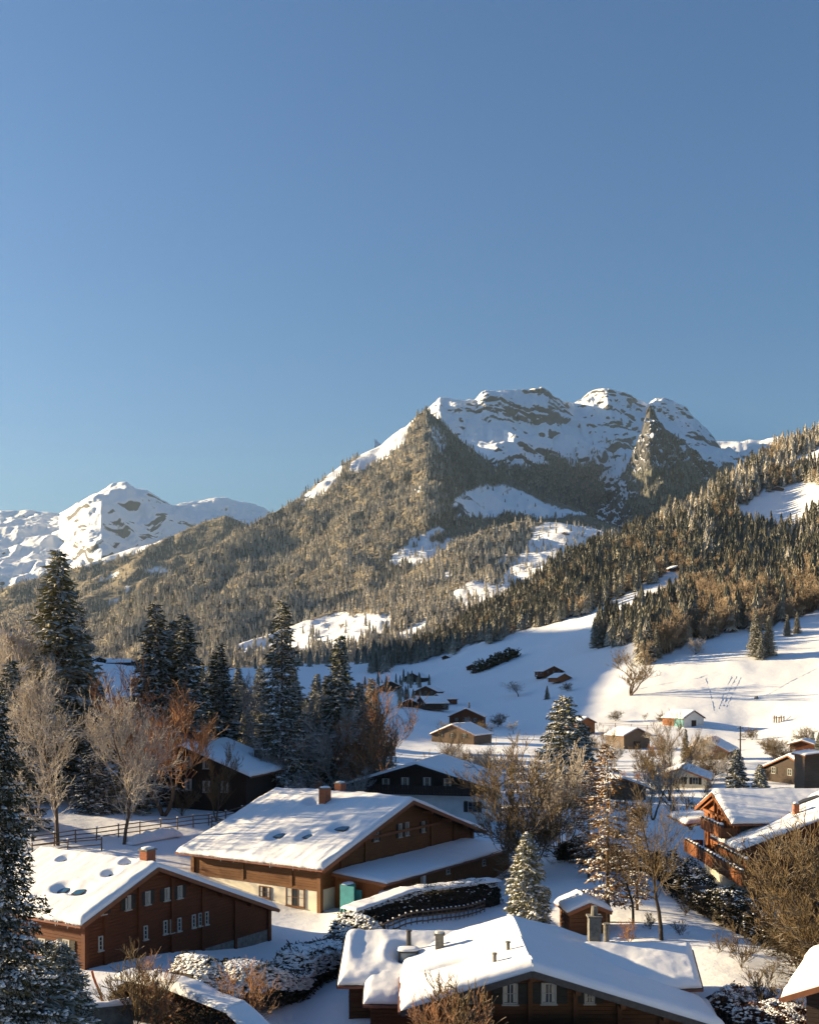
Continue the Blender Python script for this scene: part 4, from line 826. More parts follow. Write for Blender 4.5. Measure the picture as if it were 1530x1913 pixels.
# windows and shutters
def wn4(y, z, w_, h_, sh, g=None, fm=None): window(r4, w4(27.6, y, z), (-1, 0, 0), w_, h_, shut=sh, gmat=g, fmat=fm, sw=.42)
for y in (88.0, 90.2, 92.4): wn4(y, 6.0 if y < 94 else 6.2, .8, 1.0, M['shutter_green'])
for y in (88.3, 90.3, 92.6, 95.5, 98): wn4(y, 3.25, .85, .9, M['shutter_green'] if y > 90 else None, M['glass_blue'])
window(r4, w4(28.6, 92.2, 7.9), (-1, 0, 0), 1.2, 1.7, fmat=M['wood_orange']); 
q = hit(r4, 1487, 1527, w4(34, 86.1, 9.1), (-.381, 0, 1)); chimney(r4, q.x, q.y, q.z-.3, q.z+1.05, .42, .42, M['brick'])
q = hit(r4, 1505, 1503, w4(34, 86.1, 9.1), (-.381, 0, 1))
MB().prism([(q.x-1.2, q.y-.5, q.z-.55), (q.x+1.2, q.y-.5, q.z+.35), (q.x+1.2, q.y+.6, q.z+.35), (q.x-1.2, q.y+.6, q.z-.55)], [(q.x-1.2, q.y-.5, q.z+.05), (q.x+1.2, q.y-.5, q.z+.75), (q.x+1.2, q.y+.6, q.z+.75), (q.x-1.2, q.y+.6, q.z+.05)]).obj('skylight', M['metal_dark'], r4)

# ---- dark chalet at the left edge of the wood
S5 = 122/115.59
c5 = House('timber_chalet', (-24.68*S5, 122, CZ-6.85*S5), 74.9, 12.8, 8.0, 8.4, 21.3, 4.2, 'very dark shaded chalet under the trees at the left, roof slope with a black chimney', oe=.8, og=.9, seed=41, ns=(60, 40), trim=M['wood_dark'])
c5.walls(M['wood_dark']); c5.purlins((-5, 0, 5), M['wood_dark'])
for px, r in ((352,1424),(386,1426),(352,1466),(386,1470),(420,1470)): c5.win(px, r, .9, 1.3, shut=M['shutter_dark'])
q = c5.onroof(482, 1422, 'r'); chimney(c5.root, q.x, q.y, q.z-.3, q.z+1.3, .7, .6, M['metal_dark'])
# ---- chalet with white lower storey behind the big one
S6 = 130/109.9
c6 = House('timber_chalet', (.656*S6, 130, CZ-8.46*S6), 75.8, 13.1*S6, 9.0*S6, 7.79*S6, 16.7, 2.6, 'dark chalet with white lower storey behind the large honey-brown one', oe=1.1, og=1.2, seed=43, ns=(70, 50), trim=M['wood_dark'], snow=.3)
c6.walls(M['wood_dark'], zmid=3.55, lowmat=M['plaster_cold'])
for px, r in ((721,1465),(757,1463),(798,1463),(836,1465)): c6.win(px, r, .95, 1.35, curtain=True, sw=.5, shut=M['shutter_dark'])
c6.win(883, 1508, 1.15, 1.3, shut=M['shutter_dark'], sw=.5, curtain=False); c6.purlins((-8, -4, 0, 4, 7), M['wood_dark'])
for i in range(40): x = -7.4+14.3*i/40; MB().box(x+.01, x+.34, -.0, .05, 3.5, 4.55).obj('balcony_board', M['wood_dark'], c6.root)
MB().box(-7.5, 7.0, 0, 1.2, 3.38, 3.5).obj('balcony_floor', M['wood_dark'], c6.root)

# ---- barns and houses in the valley
def barn(name, px, row, deg, W, L, h, slope, mat, label, cat='barn', bare=0, low=None, z=None, group=None, snow=.35, at=None, oe=.5, dark=None):
    g = Vector(at) if at else on_ground(px, row); base = g.z-.3 if z is None else z
    H = House(name, (g.x, g.y, base+h+.3+snow), deg, L, W/2, W/2, slope, base, label, cat, group, oe=oe, og=.5, snow=snow, seed=int(px), ns=(26, 18), gutter=False, t=.3)
    H.walls(mat, step=.3, zmid=low[0] if low else None, lowmat=low[1] if low else None)
    if W > 8.5 and cat == 'house':
        for i in range(3): window(H.root, (H.xl+(H.xr-H.xl)*(.22+.28*i), H.y0, h*.48), (0, -1, 0), .9, 1.1, curtain=False, shut=M['shutter_dark'], sill=False)
        for i in range(2): window(H.root, (H.xl, H.y0+(H.y1-H.y0)*(.3+.4*i), h*.42), (-1, 0, 0), .9, 1.0, curtain=False, sill=False)
    elif cat == 'barn':
        x = (H.xl+H.xr)/2; q = MB()
        for i in range(8): q.box(x-1.2+.3*i+.01, x-.92+.3*i, H.y0-.09, H.y0-.03, .1, 2.5)
        q.obj('barn_door', M['wood_dark'], H.root)
    return H
b = barn('hay_barn', 1098, 1372, 120, 8.0, 8, 5.6, 24, M['wood_orange'], 'small orange-brown barn partly hidden behind the snowy rounded conifer')
b = barn('hay_barn', 1298, 1358, 122, 11, 11, 5.6, 26, M['plaster_cold'], 'white-fronted barn with a teal door, standing alone on the valley floor')
q = hit(b.root, 1268, 1346, (b.xl, 0, 0), (-1, 0, 0)); MB().box(b.xl-.12, b.xl-.02, q.y-2.2, q.y+2.2, .2, 3.2).obj('barn_door', M['teal'], b.root)
MB().box(b.xl-.1, b.xl-.03, q.y+2.4, b.y1, .1, 3.3).obj('board_wall', M['wood_orange'], b.root)
b = barn('hay_barn', 1192, 1400, 118, 10.5, 9, 6.0, 22, M['wood_grey'], 'grey-brown weathered barn, its left roof slope bare of snow near the ridge', snow=.3)
b = barn('hay_barn', 1318, 1420, 62, 10, 11, 4.4, 27, M['wood_grey'], 'low brown barn beside the utility pole with snowy roof', 'barn')
b = barn('farm_shed', 1498, 1372, 60, 6, 6, 3.6, 18, M['wood_red'], 'small red-brown shed at the right edge of the valley floor', 'shed', at=(86, 235, GZ(86, 235)))
b = barn('country_house', 1498, 1470, 20, 15, 15, 4.6, 20, M['wood_dark'], 'house with broad cream-lit roof and three vents at the right edge', 'house', at=(60, 170, GZ(60, 170)))
for dx in (-1.5, 0, 1.5): flue(b.root, -3.0, 5.6+dx*1.2, b.h-1.4, b.h+.1, .14)
b = barn('country_house', 1460, 1470, 8, 13, 9, 5.4, 20, M['wood_grey'], 'house whose pale snow roof shows just above the balconied chalet', 'house', at=(40, 118, GZ(40, 118)))
b = barn('wooden_tower_house', 1522, 1470, 90, 3.6, 4, 9.5, 8, M['wood_grey'], 'narrow board-clad tower rising beside the pale snow roof at the right edge', 'house', at=(43.6, 113, GZ(43.6, 113)), snow=.2, oe=.1)
b = barn('country_house', 1240, 1455, 70, 9, 9, 3.2, 20, M['plaster'], 'low house with snowy roof half hidden by thin bare trees', 'house', at=(42.5, 168, GZ(42.5, 168)))
b = barn('country_house', 1190, 1470, 100, 8, 8, 3.0, 20, M['wood_grey'], 'house roof in blue shade glimpsed between the brown larches', 'house', at=(30, 150, GZ(30, 150)))
b = barn('country_house', 846, 1372, 60, 14, 12, 5.2, 22, M['wood_grey'], 'sunlit brown house behind the russet riverside thicket', 'house', at=(11.5, 292, GZ(11.5, 292)))
b = barn('country_house', 875, 1345, 80, 13, 10, 7.0, 24, M['wood_red'], 'reddish brown house with a thin chimney on the valley floor', 'house', at=(20, 380, GZ(20, 380))); flue(b.root, .6, 5, b.h, b.h+2, .3)
# hamlet in the blue shade
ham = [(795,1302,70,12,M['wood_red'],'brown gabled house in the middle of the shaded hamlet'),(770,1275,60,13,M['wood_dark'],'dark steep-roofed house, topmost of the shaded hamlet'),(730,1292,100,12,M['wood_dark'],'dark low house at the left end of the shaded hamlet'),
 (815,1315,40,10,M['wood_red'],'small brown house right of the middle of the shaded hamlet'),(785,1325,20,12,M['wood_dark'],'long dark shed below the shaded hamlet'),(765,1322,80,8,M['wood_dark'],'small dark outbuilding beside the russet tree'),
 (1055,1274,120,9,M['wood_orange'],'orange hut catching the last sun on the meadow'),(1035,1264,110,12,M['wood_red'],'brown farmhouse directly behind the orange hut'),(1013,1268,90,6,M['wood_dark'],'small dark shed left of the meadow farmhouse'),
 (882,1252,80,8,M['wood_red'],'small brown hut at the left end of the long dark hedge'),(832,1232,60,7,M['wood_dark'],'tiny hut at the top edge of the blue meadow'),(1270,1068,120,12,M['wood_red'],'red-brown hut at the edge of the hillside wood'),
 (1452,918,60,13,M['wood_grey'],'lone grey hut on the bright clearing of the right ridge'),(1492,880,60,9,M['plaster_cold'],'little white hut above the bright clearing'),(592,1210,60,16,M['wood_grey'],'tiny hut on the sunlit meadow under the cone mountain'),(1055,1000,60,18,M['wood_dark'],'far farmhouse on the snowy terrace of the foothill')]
for px, row, dg, W, mt, lb in ham:
    g = None
    if px in (592, 1055) and row in (1210, 1000):
        q = VF; a, c_ = proj(VF); i = np.argmin((a-px)**2+(c_-row)**2*4); g = tuple(VF.reshape(-1, 3)[i])
    barn('mountain_hut' if W < 10 else 'farmhouse', px, row, dg, W, W*.9, W*.42, 24, mt, lb, 'hut' if W < 10 else 'house', at=g)
rr = random.Random(5)
for i, (px, row) in enumerate(((186,1192),(198,1186),(212,1190),(226,1194),(240,1188),(203,1198),(222,1184))):
    gx, gy = (px-CX)/F*905, 905
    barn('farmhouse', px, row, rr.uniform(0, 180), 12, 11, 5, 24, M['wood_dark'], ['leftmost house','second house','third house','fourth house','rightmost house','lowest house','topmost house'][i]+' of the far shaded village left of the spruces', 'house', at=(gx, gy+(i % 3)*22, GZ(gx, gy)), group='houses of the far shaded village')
# shed behind the bottom chalet and roof corner at the lower right
b = barn('garden_shed', 1103, 1745, 97, 3.0, 3.6, 2.3, 22, M['wood_dark3'], 'small dark garden shed with snow-covered roof behind the bottom chalet', 'shed', at=(12.4, 73.5, GZ(12.4, 73.5)), oe=.2)
c7 = House('timber_chalet', (21.7, 46, 8.35), 62, 9, 5.4, 6, 24, 2.4, 'dark chalet of which only a snowy roof corner shows at the lower right edge', oe=.9, og=.9, seed=61, ns=(50, 50)); c7.walls(M['wood_dark'])

# ------------------------------------------------------------------ near trees
def quads(C, D, W, ln, wd):
    """leaf-sized faces: centre C, direction D, sideways W"""
    D = D/(np.linalg.norm(D, axis=1, keepdims=True)+1e-9); W = W-D*(W*D).sum(1, keepdims=True); W /= np.linalg.norm(W, axis=1, keepdims=True)+1e-9
    a = C-W*wd*.5; b = C+W*wd*.5; e = C+D*ln
    V = np.stack([a, b, e+W*wd*.18, e-W*wd*.18], 1).reshape(-1, 3); return V, np.arange(len(V)).reshape(-1, 4)
def lumps(C, R, seed=0, flat=.55):
    """small irregular lumps of snow (six-sided, closed)"""
    rg = np.random.default_rng(seed); n = len(C); ang = np.linspace(0, 2*np.pi, 6)[:-1][None]+rg.uniform(0, 6, (n, 1))
    rad = R*rg.uniform(.6, 1.25, (n, 5)); ring = np.stack([C[:, 0:1]+rad*np.cos(ang), C[:, 1:2]+rad*np.sin(ang), C[:, 2:3]+R*rg.uniform(-.3, .05, (n, 5))], -1)
    top = C+np.stack([R[:, 0]*rg.uniform(-.2, .2, n), R[:, 0]*rg.uniform(-.2, .2, n), R[:, 0]*flat], -1); bot = C-np.stack([0*R[:, 0], 0*R[:, 0], R[:, 0]*.3], -1)
    V = np.concatenate([ring, top[:, None], bot[:, None]], 1).reshape(-1, 3); b = (np.arange(n)*7)[:, None]
    Fc = np.concatenate([b+np.array([[k, (k+1) % 5, 5]]) for k in range(5)]+[b+np.array([[(k+1) % 5, k, 6]]) for k in range(5)]); return V, Fc
def make_conifer(seed, H, R, nb=150, fill=1.0, snow=.5, droop=.35, base=.06, mat=None, card=(.42, .17), power=.85, sparse=0, per=9, snow_r=.16, up_tip=.25):
    rg = np.random.default_rng(seed); C = []; D = []; W = []; L = []; S = []; SR = []; br = []
    for i in range(nb):
        f = base+(1-base)*((i+rg.random())/nb)**.92
        if rg.random() < sparse*(.4+.6*abs(math.sin(f*9+seed))): continue
        z = f*H; ln = R*(1-f)**power*rg.uniform(.65, 1.12)+.12; a = i*2.39996+rg.uniform(-.4, .4); dr = droop*(1-.6*f)*rg.uniform(.7, 1.3)
        out = np.array([math.cos(a), math.sin(a), 0.]); side = np.array([-math.sin(a), math.cos(a), 0.])
        t = np.linspace(.12, 1, max(3, int(per*ln/R*1.5+2)))
        P = out*(t*ln)[:, None]; P[:, 2] = z+ln*(-dr*t+up_tip*dr*1.4*t**3); br.append((np.array([0, 0, z]), P[-1], .012*H*(1-f)**1.2*.25+.012))
        for j in range(len(t)):
            wid = ln*.38*(1-t[j]*.75)+.1; m = max(2, int(5*fill*wid/R*2.2+2*fill))
            for s in range(m):
                o = rg.uniform(-1, 1); c = P[j]+side*o*wid+np.array([0, 0, -abs(o)*wid*.25+rg.uniform(-.12, .05)]); C.append(c)
                D.append(out*rg.uniform(.2, 1)+side*(o*.9+rg.uniform(-.3, .3))+np.array([0, 0, rg.uniform(-.75, .25)])); W.append(rg.normal(0, 1, 3)); L.append(rg.uniform(.7, 1.3))
            if rg.random() < snow: 
                q = int(1+rg.random()*4.5*min(1, wid))
                for _ in range(q): S.append(P[j]+side*rg.uniform(-.6, .6)*wid+np.array([0, 0, .07])); SR.append(snow_r*rg.uniform(.35, 1.1)*(.6+.6*(1-f)))
    C = np.array(C); L = np.array(L)[:, None]; V, Fc = quads(C, np.array(D), np.array(W), card[0]*L, card[1]*L)
    crown = npmesh('crown', V, Fc, mat or M['needle']); n0 = len(br)
    V, Fc = lumps(np.array(S), np.array(SR)[:, None], seed); sn = npmesh('snow_load', V, Fc, M['tree_snow'])
    segs = [(0, 0, H*i/8, 0, 0, H*(i+1)/8, .012*H*(1-i/8.6)+.02, .012*H*(1-(i+1)/8.6)+.02) for i in range(8)]; tr = segs_mesh('trunk', segs, M['bark'], 7)
    bm_ = segs_mesh('branches', [(*a, *b, r, r*.4) for a, b, r in br], M['bark_dark'], 3)
    return dict(crown=crown, snow_load=sn, trunk=tr, branches=bm_, H=H)
def put(kit, name, px, Y, top, label, cat='tree', group=None, rot=None, base=None, wide=1.0, X=None, jig=0):
    X = (px-CX)/F*Y if X is None else X; b = GZ(X, Y)-.1 if base is None else base; h = CZ-(top-HZ)/F*Y-b; s = h/kit['H']
    root = empty(name, (X, Y, b), random.uniform(0, 6.28) if rot is None else rot, label, cat, group); root.scale = (s*wide, s*wide, s)
    for k, me in kit.items():
        if k != 'H':
            o = link(k, me, root)
            if k != 'trunk': o['kind'] = 'stuff'
    return root
def make_bare(seed, H, mat, bmat=None, fine=.011, **k):
    big, out = grow_bare(seed, H, rmin=fine, **k); return dict(trunk=segs_mesh('trunk', big, bmat or mat, 6), branches=segs_mesh('branches', out, mat, 3), H=H)
K = {}
K['spruce'] = [make_conifer(1, 26, 5.2, 230, 1.15, .5, .42, .05, per=14, card=(.62, .24), snow_r=.26), make_conifer(2, 24, 4.4, 210, 1.1, .45, .4, .05, per=13, card=(.6, .23), snow_r=.26), make_conifer(3, 22, 4.0, 190, 1.1, .6, .45, .04, per=12, mat=M['needle_dark'], card=(.58, .22), snow_r=.3)]
K['thin'] = [make_conifer(11, 26, 4.6, 210, 1.05, .6, .15, .08, per=13, card=(.55, .2), sparse=.15, snow_r=.22, power=.7), make_conifer(12, 20, 3.4, 120, .7, .5, .2, .12, mat=M['needle_brown'], card=(.42, .2), sparse=.3, snow_r=.24, power=.55)]
K['snowy'] = [make_conifer(21, 8, 2.6, 120, 1.2, .95, .3, .03, per=11, card=(.36, .15), snow_r=.24, power=.75), make_conifer(22, 11, 3.6, 130, 1.2, .9, .35, .03, per=11, card=(.4, .17), snow_r=.28, power=.45)]
K['bare'] = [make_bare(31, 15, M['twig_tan'], M['bark'], .016, n=(30, 9, 6, 2), spread=.66, trunk=.07, up=.16, tlen=.85, wob=.13, shape='egg'), make_bare(32, 15, M['twig_tan'], M['bark'], .016, n=(26, 9, 6, 2), spread=.6, trunk=.12, up=.24, stems=1, wob=.13, tlen=.8, shape='egg')]
K['grey'] = [make_bare(33, 13, M['twig_grey'], M['bark_dark'], .018, n=(12, 8, 7, 2), spread=.55, trunk=.22, up=.2, tlen=.55)]
K['russet'] = [make_bare(34, 14, M['twig_russet'], M['bark'], .016, n=(10, 8, 6, 3), spread=.34, trunk=.12, up=.5, stems=2, shape='round')]
K['fan'] = [make_bare(35, 8, M['twig_olive'], M['bark'], .014, n=(8, 7, 6, 2), spread=.42, trunk=.1, up=.15, stems=7, shape='fan', tlen=.55), make_bare(36, 8, M['twig_tan'], M['bark'], .014, n=(8, 7, 5, 2), spread=.4, trunk=.12, up=.2, stems=6, shape='fan', tlen=.6)]
K['pole'] = [make_bare(37, 12, M['twig_olive'], M['bark'], .014, n=(14, 7, 5), spread=.3, trunk=.15, up=.5, stems=3, shape='column'), make_bare(38, 12, M['twig_tan'], M['bark'], .014, n=(14, 7, 5), spread=.32, trunk=.15, up=.4, stems=2, shape='column')]
K['slim'] = [make_bare(44, 12, M['twig_olive'], M['bark_dark'], .012, n=(26, 8, 6), spread=.5, trunk=.3, up=.25, stems=1, shape='egg', tlen=.8, wob=.12)]
K['shrub'] = [make_bare(39, 2, M['twig_olive'], M['bark'], .008, n=(6, 5, 3), spread=.4, trunk=.1, up=.2, stems=8, shape='fan'), make_bare(40, 3.5, M['twig_russet'], M['bark'], .010, n=(8, 6, 4), spread=.4, trunk=.1, up=.2, stems=7, shape='fan')]
# left group
rr0 = random.Random(77)
put(K['spruce'][0], 'spruce_tree', 108, 126, 1028, 'tallest dark spruce at the left, pointed top against the blue valley', wide=1.35)
put(K['spruce'][1], 'spruce_tree', 290, 126, 1128, 'left spruce of the tight group behind the tan bare trees', wide=1.28)
put(K['spruce'][2], 'spruce_tree', 345, 128, 1148, 'snow-hung spruce on the right side of the tight group', wide=1.22)
put(K['spruce'][1], 'spruce_tree', 322, 134, 1160, 'spruce standing at the back of the tight group', wide=1.35, rot=2)
put(K['spruce'][2], 'spruce_tree', 410, 140, 1204, 'small pointed spruce between the tight group and the grey round tree', wide=1.35)
put(K['thin'][0], 'larch_tree', 527, 132, 1122, 'tall sparse conifer with yellowish snowy top left of centre', wide=1.05)
put(K['spruce'][2], 'spruce_tree', 634, 136, 1188, 'dark narrow spruce beside the russet tree', wide=1.15)
put(K['spruce'][0], 'spruce_tree', 672, 140, 1275, 'lower dark spruce leaning out to the right of the narrow one', wide=1.22)
put(K['spruce'][2], 'spruce_tree', 20, 104, 1235, 'dark spruce half out of the left edge of the picture', wide=1.35)
put(K['spruce'][1], 'spruce_tree', 60, 118, 1290, 'dark spruce behind the left tan bare tree', wide=1.35, rot=1)
put(K['spruce'][2], 'spruce_tree', 175, 116, 1330, 'dark low spruce between the two tan bare trees', wide=1.35)
put(K['spruce'][0], 'spruce_tree', 250, 118, 1300, 'dark spruce filling the wood behind the second tan bare tree', wide=1.35, rot=3)
put(K['spruce'][1], 'spruce_tree', 590, 140, 1330, 'dark spruce low behind the far end of the shaded chalet', wide=1.35)
put(K['spruce'][0], 'spruce_tree', 455, 150, 1330, 'dark spruce just behind the roof of the shaded chalet', wide=1.35)
put(K['bare'][0], 'bare_tree', 108, 98, 1238, 'wide tan leafless tree with frosted twigs at the far left', wide=.72)
put(K['bare'][1], 'bare_tree', 232, 100, 1258, 'tan leafless tree right of the wide one, thin frosted twigs', wide=.68)
put(K['russet'][0], 'bare_tree', 306, 116, 1245, 'reddish leafless tree in front of the tight spruce group', wide=1.3)
put(K['bare'][1], 'bare_tree', 8, 145, 1070, 'tall leafless tree at the left edge above the dark spruces', wide=1.1)
put(K['bare'][0], 'bare_tree', -25, 120, 1150, 'leafless tree cut by the left edge of the picture')
put(K['grey'][0], 'bare_tree', 450, 146, 1238, 'grey round leafless tree behind the shaded chalet', wide=1.15)
put(K['grey'][0], 'bare_tree', 625, 132, 1300, 'frosted grey leafless tree below the dark narrow spruce', rot=1.4)
put(K['grey'][0], 'bare_tree', 575, 138, 1290, 'frosted grey leafless tree below the sparse conifer', rot=3)
put(K['russet'][0], 'birch_tree', 742, 142, 1276, 'russet-orange leafless birch standing behind the white-walled chalet', wide=1.25)
put(K['russet'][0], 'birch_tree', 705, 140, 1352, 'low russet leafless tree left of the russet birch', rot=2, wide=1.3)
put(K['grey'][0], 'bare_tree', 505, 128, 1370, 'grey leafless tree in front of the sparse conifer', rot=5)
for i, (px, Y, top, k, lb) in enumerate([(405,116,1375,'pole','thin dark sapling in front of the shaded chalet'),(340,117,1470,'shrub','bare shrub below the shaded chalet'),(665,128,1425,'grey','grey bush left of the white-walled chalet'),
  (550,126,1440,'grey','grey bush at the corner of the shaded chalet'),(600,124,1455,'russet','rust-coloured bush between two chalets')]): put(K[k][0], 'sapling' if k == 'pole' else 'bare_bush', px, Y, top, lb, 'bush' if k != 'pole' else 'tree', rot=i)
# the wood goes on beyond the left edge of the picture
for i, (X, Y, h) in enumerate([(-75,146,27),(-60,142,26),(-72,142,28),(-66,154,27),(-80,158,26),(-95,150,27),(-50,150,26),(-52,166,27),(-70,172,27)]):
    r_ = put(K['spruce'][i % 3], 'spruce_tree', CX+F*X/Y, Y, HZ+(CZ-GZ(X, Y)-h)/Y*F, 'spruce of the wood just outside the left edge of the picture', group='spruces beyond the left edge', wide=1.3)
# dark belt of spruces behind the left chalets
for i in range(34):
    px = rr0.uniform(120, 700); Y = rr0.uniform(165, 260); X = (px-CX)/F*Y; h = rr0.uniform(9, 17)
    put(K['spruce'][i % 3], 'spruce_tree', px, Y, HZ+(CZ-GZ(X, Y)-h)/Y*F, 'dark spruce in the belt of trees behind the left chalets', group='spruces in the belt behind the left chalets', wide=1.4)
# riverside thicket behind, in the middle
rr = random.Random(11); spots = []
for i in range(46):
    px = rr.uniform(790, 1330); Y = rr.uniform(150, 235); spots.append((px, Y))
word = {'fan': 'olive-brown', 'pole': 'thin upright', 'grey': 'grey', 'russet': 'russet', 'shrub': 'low russet'}
for i, (px, Y) in enumerate(sorted(spots, key=lambda q: -q[1])):
    k = rr.choice(['fan', 'fan', 'pole', 'grey', 'russet', 'pole', 'russet']); kt = K[k][i % len(K[k])]; X = (px-CX)/F*Y; b = GZ(X, Y); h = rr.uniform(3.5, 8)*(1.2 if k == 'pole' else .85)
    if k == 'pole' and 1200 < px < 1300: h *= 1.3
    put(kt, 'bare_bush', px, Y, HZ+(CZ-b-h)/Y*F, word[k]+' leafless tree in the thicket along the stream', 'tree', 'leafless trees of the thicket along the stream', rot=rr.uniform(0, 6))
put(K['snowy'][1], 'pine_tree', 1054, 140, 1302, 'rounded snow-covered conifer rising above the thicket in the middle', wide=.95)
put(K['snowy'][1], 'pine_tree', 1085, 142, 1350, 'smaller snowy conifer leaning against the rounded one', wide=.9, rot=2)
put(K['fan'][0], 'bare_tree', 985, 92, 1392, 'wide fan-shaped olive-brown leafless tree beside the white-walled chalet', wide=.85)
put(K['fan'][1], 'bare_tree', 1045, 97, 1400, 'tan fan-shaped leafless tree right of the olive-brown one', wide=.8)
put(K['thin'][1], 'larch_tree', 1135, 77, 1390, 'rust-brown larch with snow tufts right of centre, tallest of its pair', wide=1.15)
put(K['thin'][1], 'larch_tree', 1190, 80, 1500, 'lower rust-brown larch behind the garden shed', rot=2, wide=1.2)
put(K['thin'][1], 'larch_tree', 1100, 90, 1420, 'rust-brown larch at the back left of the pair', rot=4, wide=1.1)
put(K['slim'][0], 'bare_tree', 1236, 71, 1488, 'leafless tree with forked dark trunk in the snowy garden', wide=1.0)
put(K['slim'][0], 'bare_tree', 1183, 76, 1540, 'leafless tree with dark trunk behind the garden shed', wide=.9)
put(K['pole'][0], 'bare_tree', 1250, 150, 1365, 'tallest thin leafless tree above the stream thicket', wide=1.3)
put(K['pole'][1], 'bare_tree', 1220, 128, 1400, 'thin leafless tree behind the forked one', wide=1.4)
put(K['pole'][0], 'bare_tree', 1290, 122, 1440, 'thin leafless tree left of the balconied chalet', wide=1.5, rot=2)
put(K['pole'][0], 'bare_tree', 1180, 112, 1450, 'thin leafless tree between the rust-brown larches', wide=1.4, rot=3)
put(K['spruce'][2], 'spruce_tree', 1281, 190, 1362, 'small dark spruce top above the thin trees of the valley', wide=.9)
put(K['snowy'][0], 'spruce_tree', 984, 75, 1556, 'snow-laden green spruce beside the lean-to hedge', wide=.95)
put(K['snowy'][0], 'spruce_tree', 1377, 150, 1400, 'snow-laden small spruce behind the balconied chalet', wide=.95)
put(K['snowy'][0], 'spruce_tree', 1420, 148, 1428, 'smaller snow-laden spruce right of its neighbour behind the balconied chalet', rot=2)
put(K['fan'][0], 'bare_tree', 1538, 62, 1545, 'large brown leafless tree in front of the balconied chalet', wide=1.0)
put(K['fan'][0], 'bare_tree', 1560, 60, 1560, 'leafless tree cut by the right edge of the picture', wide=1.1)
put(K['fan'][0], 'bare_tree', 1495, 64, 1650, 'lower leafless tree against the side wall of the balconied chalet', rot=2.2, wide=1.0)
# trees on the open hillside
def on_hill(kit, name, px, row, toprow, label, **k):
    g = on_ground(px, row, 300); return put(kit, name, px, g.y, toprow, label, X=g.x, base=g.z-.2, **k)
for i, (px, row, top, k, lb) in enumerate([(1412,1228,1140,'spruce','left big dark spruce of the clump standing out on the sunny slope'),(1436,1226,1150,'spruce','right big dark spruce of the clump standing out on the sunny slope'),(1422,1232,1180,'spruce','lower spruce in front of the clump on the sunny slope'),
  (1471,1188,1148,'spruce','left of the two small spruces near the top of the sunny slope'),(1489,1184,1143,'spruce','right of the two small spruces near the top of the sunny slope'),(1212,1236,1160,'spruce','dark spruce at the lowest tip of the hillside wood'),(1226,1230,1172,'spruce','second dark spruce at the lowest tip of the hillside wood'),
  (1118,1212,1140,'spruce','dark spruce at the left tip of the hillside wood'),(1135,1206,1150,'spruce','second dark spruce at the left tip of the hillside wood'),(1152,1204,1146,'spruce','third dark spruce at the left tip of the hillside wood'),
  (1178,1300,1205,'pole','thin leafless tree alone on the sunlit slope'),(1300,1222,1192,'fan','small leafless bush on the upper sunny slope'),(968,1302,1270,'grey','round leafless tree alone on the blue shaded meadow'),(1135,1395,1370,'fan','low bush beside the weathered barn')]):
    on_hill(K[k][i % len(K[k])], {'spruce': 'spruce_tree', 'pole': 'bare_tree', 'fan': 'bare_bush', 'grey': 'bare_tree'}[k], px, row, top, lb, rot=i, wide=1.25 if k == 'spruce' else (2.2 if k in ('pole', 'grey') else 1.6), cat='bush' if 'bush' in lb else 'tree')
for i, (px, Y, h, k) in enumerate([(1500,300,5,'fan'),(1475,262,4,'grey'),(1518,252,5,'spruce'),(1440,255,4,'fan'),(1345,250,4,'grey'),(1405,345,4,'fan'),(1150,395,4,'fan'),(1232,388,3,'fan'),(1205,392,3.5,'grey'),(870,372,5,'grey'),(905,330,5,'fan'),(830,330,5,'grey'),
   (760,455,7,'spruce'),(722,520,8,'spruce'),(745,500,5,'grey'),(800,480,5,'fan'),(828,440,5,'grey'),(1022,470,6,'spruce'),(1060,480,4,'fan'),(930,390,5,'fan'),(960,360,5,'grey'),(1530,200,7,'spruce'),(1455,215,5,'fan'),(1490,205,4,'grey'),(1330,180,5,'fan'),(1365,172,5,'grey')]):
    X = (px-CX)/F*Y; put(K[k][0], 'spruce_tree' if k == 'spruce' else 'bare_bush', px, Y, HZ+(CZ-GZ(X, Y)-h)/Y*F, ('small lone spruce' if k == 'spruce' else 'small leafless bush')+' dotted among the houses and barns of the valley floor', 'tree' if k == 'spruce' else 'bush', 'small trees and bushes of the valley floor', rot=i, wide=1.3)
# near conifer at the left edge and the small one beside it
K['near'] = [make_conifer(51, 15, 3.3, 330, 1.5, .8, .25, .02, per=20, card=(.2, .07), snow_r=.12, mat=M['needle_dark'], power=.55), make_conifer(52, 3.4, 1.4, 130, 1.4, .9, .1, .02, per=12, card=(.16, .06), snow_r=.09, mat=M['needle_dark'], power=.6, up_tip=.6)]
put(K['near'][0], 'pine_tree', -12, 34, 1290, 'near dark pine with snow on its branches filling the lower left edge', wide=.66)
put(K['near'][1], 'young_pine', 108, 44, 1762, 'small bluish young pine beside the big near pine at the lower left', wide=1.1)
put(K['near'][1], 'young_pine', 55, 36, 1800, 'young pine at the foot of the near dark pine', wide=1.2, rot=2)

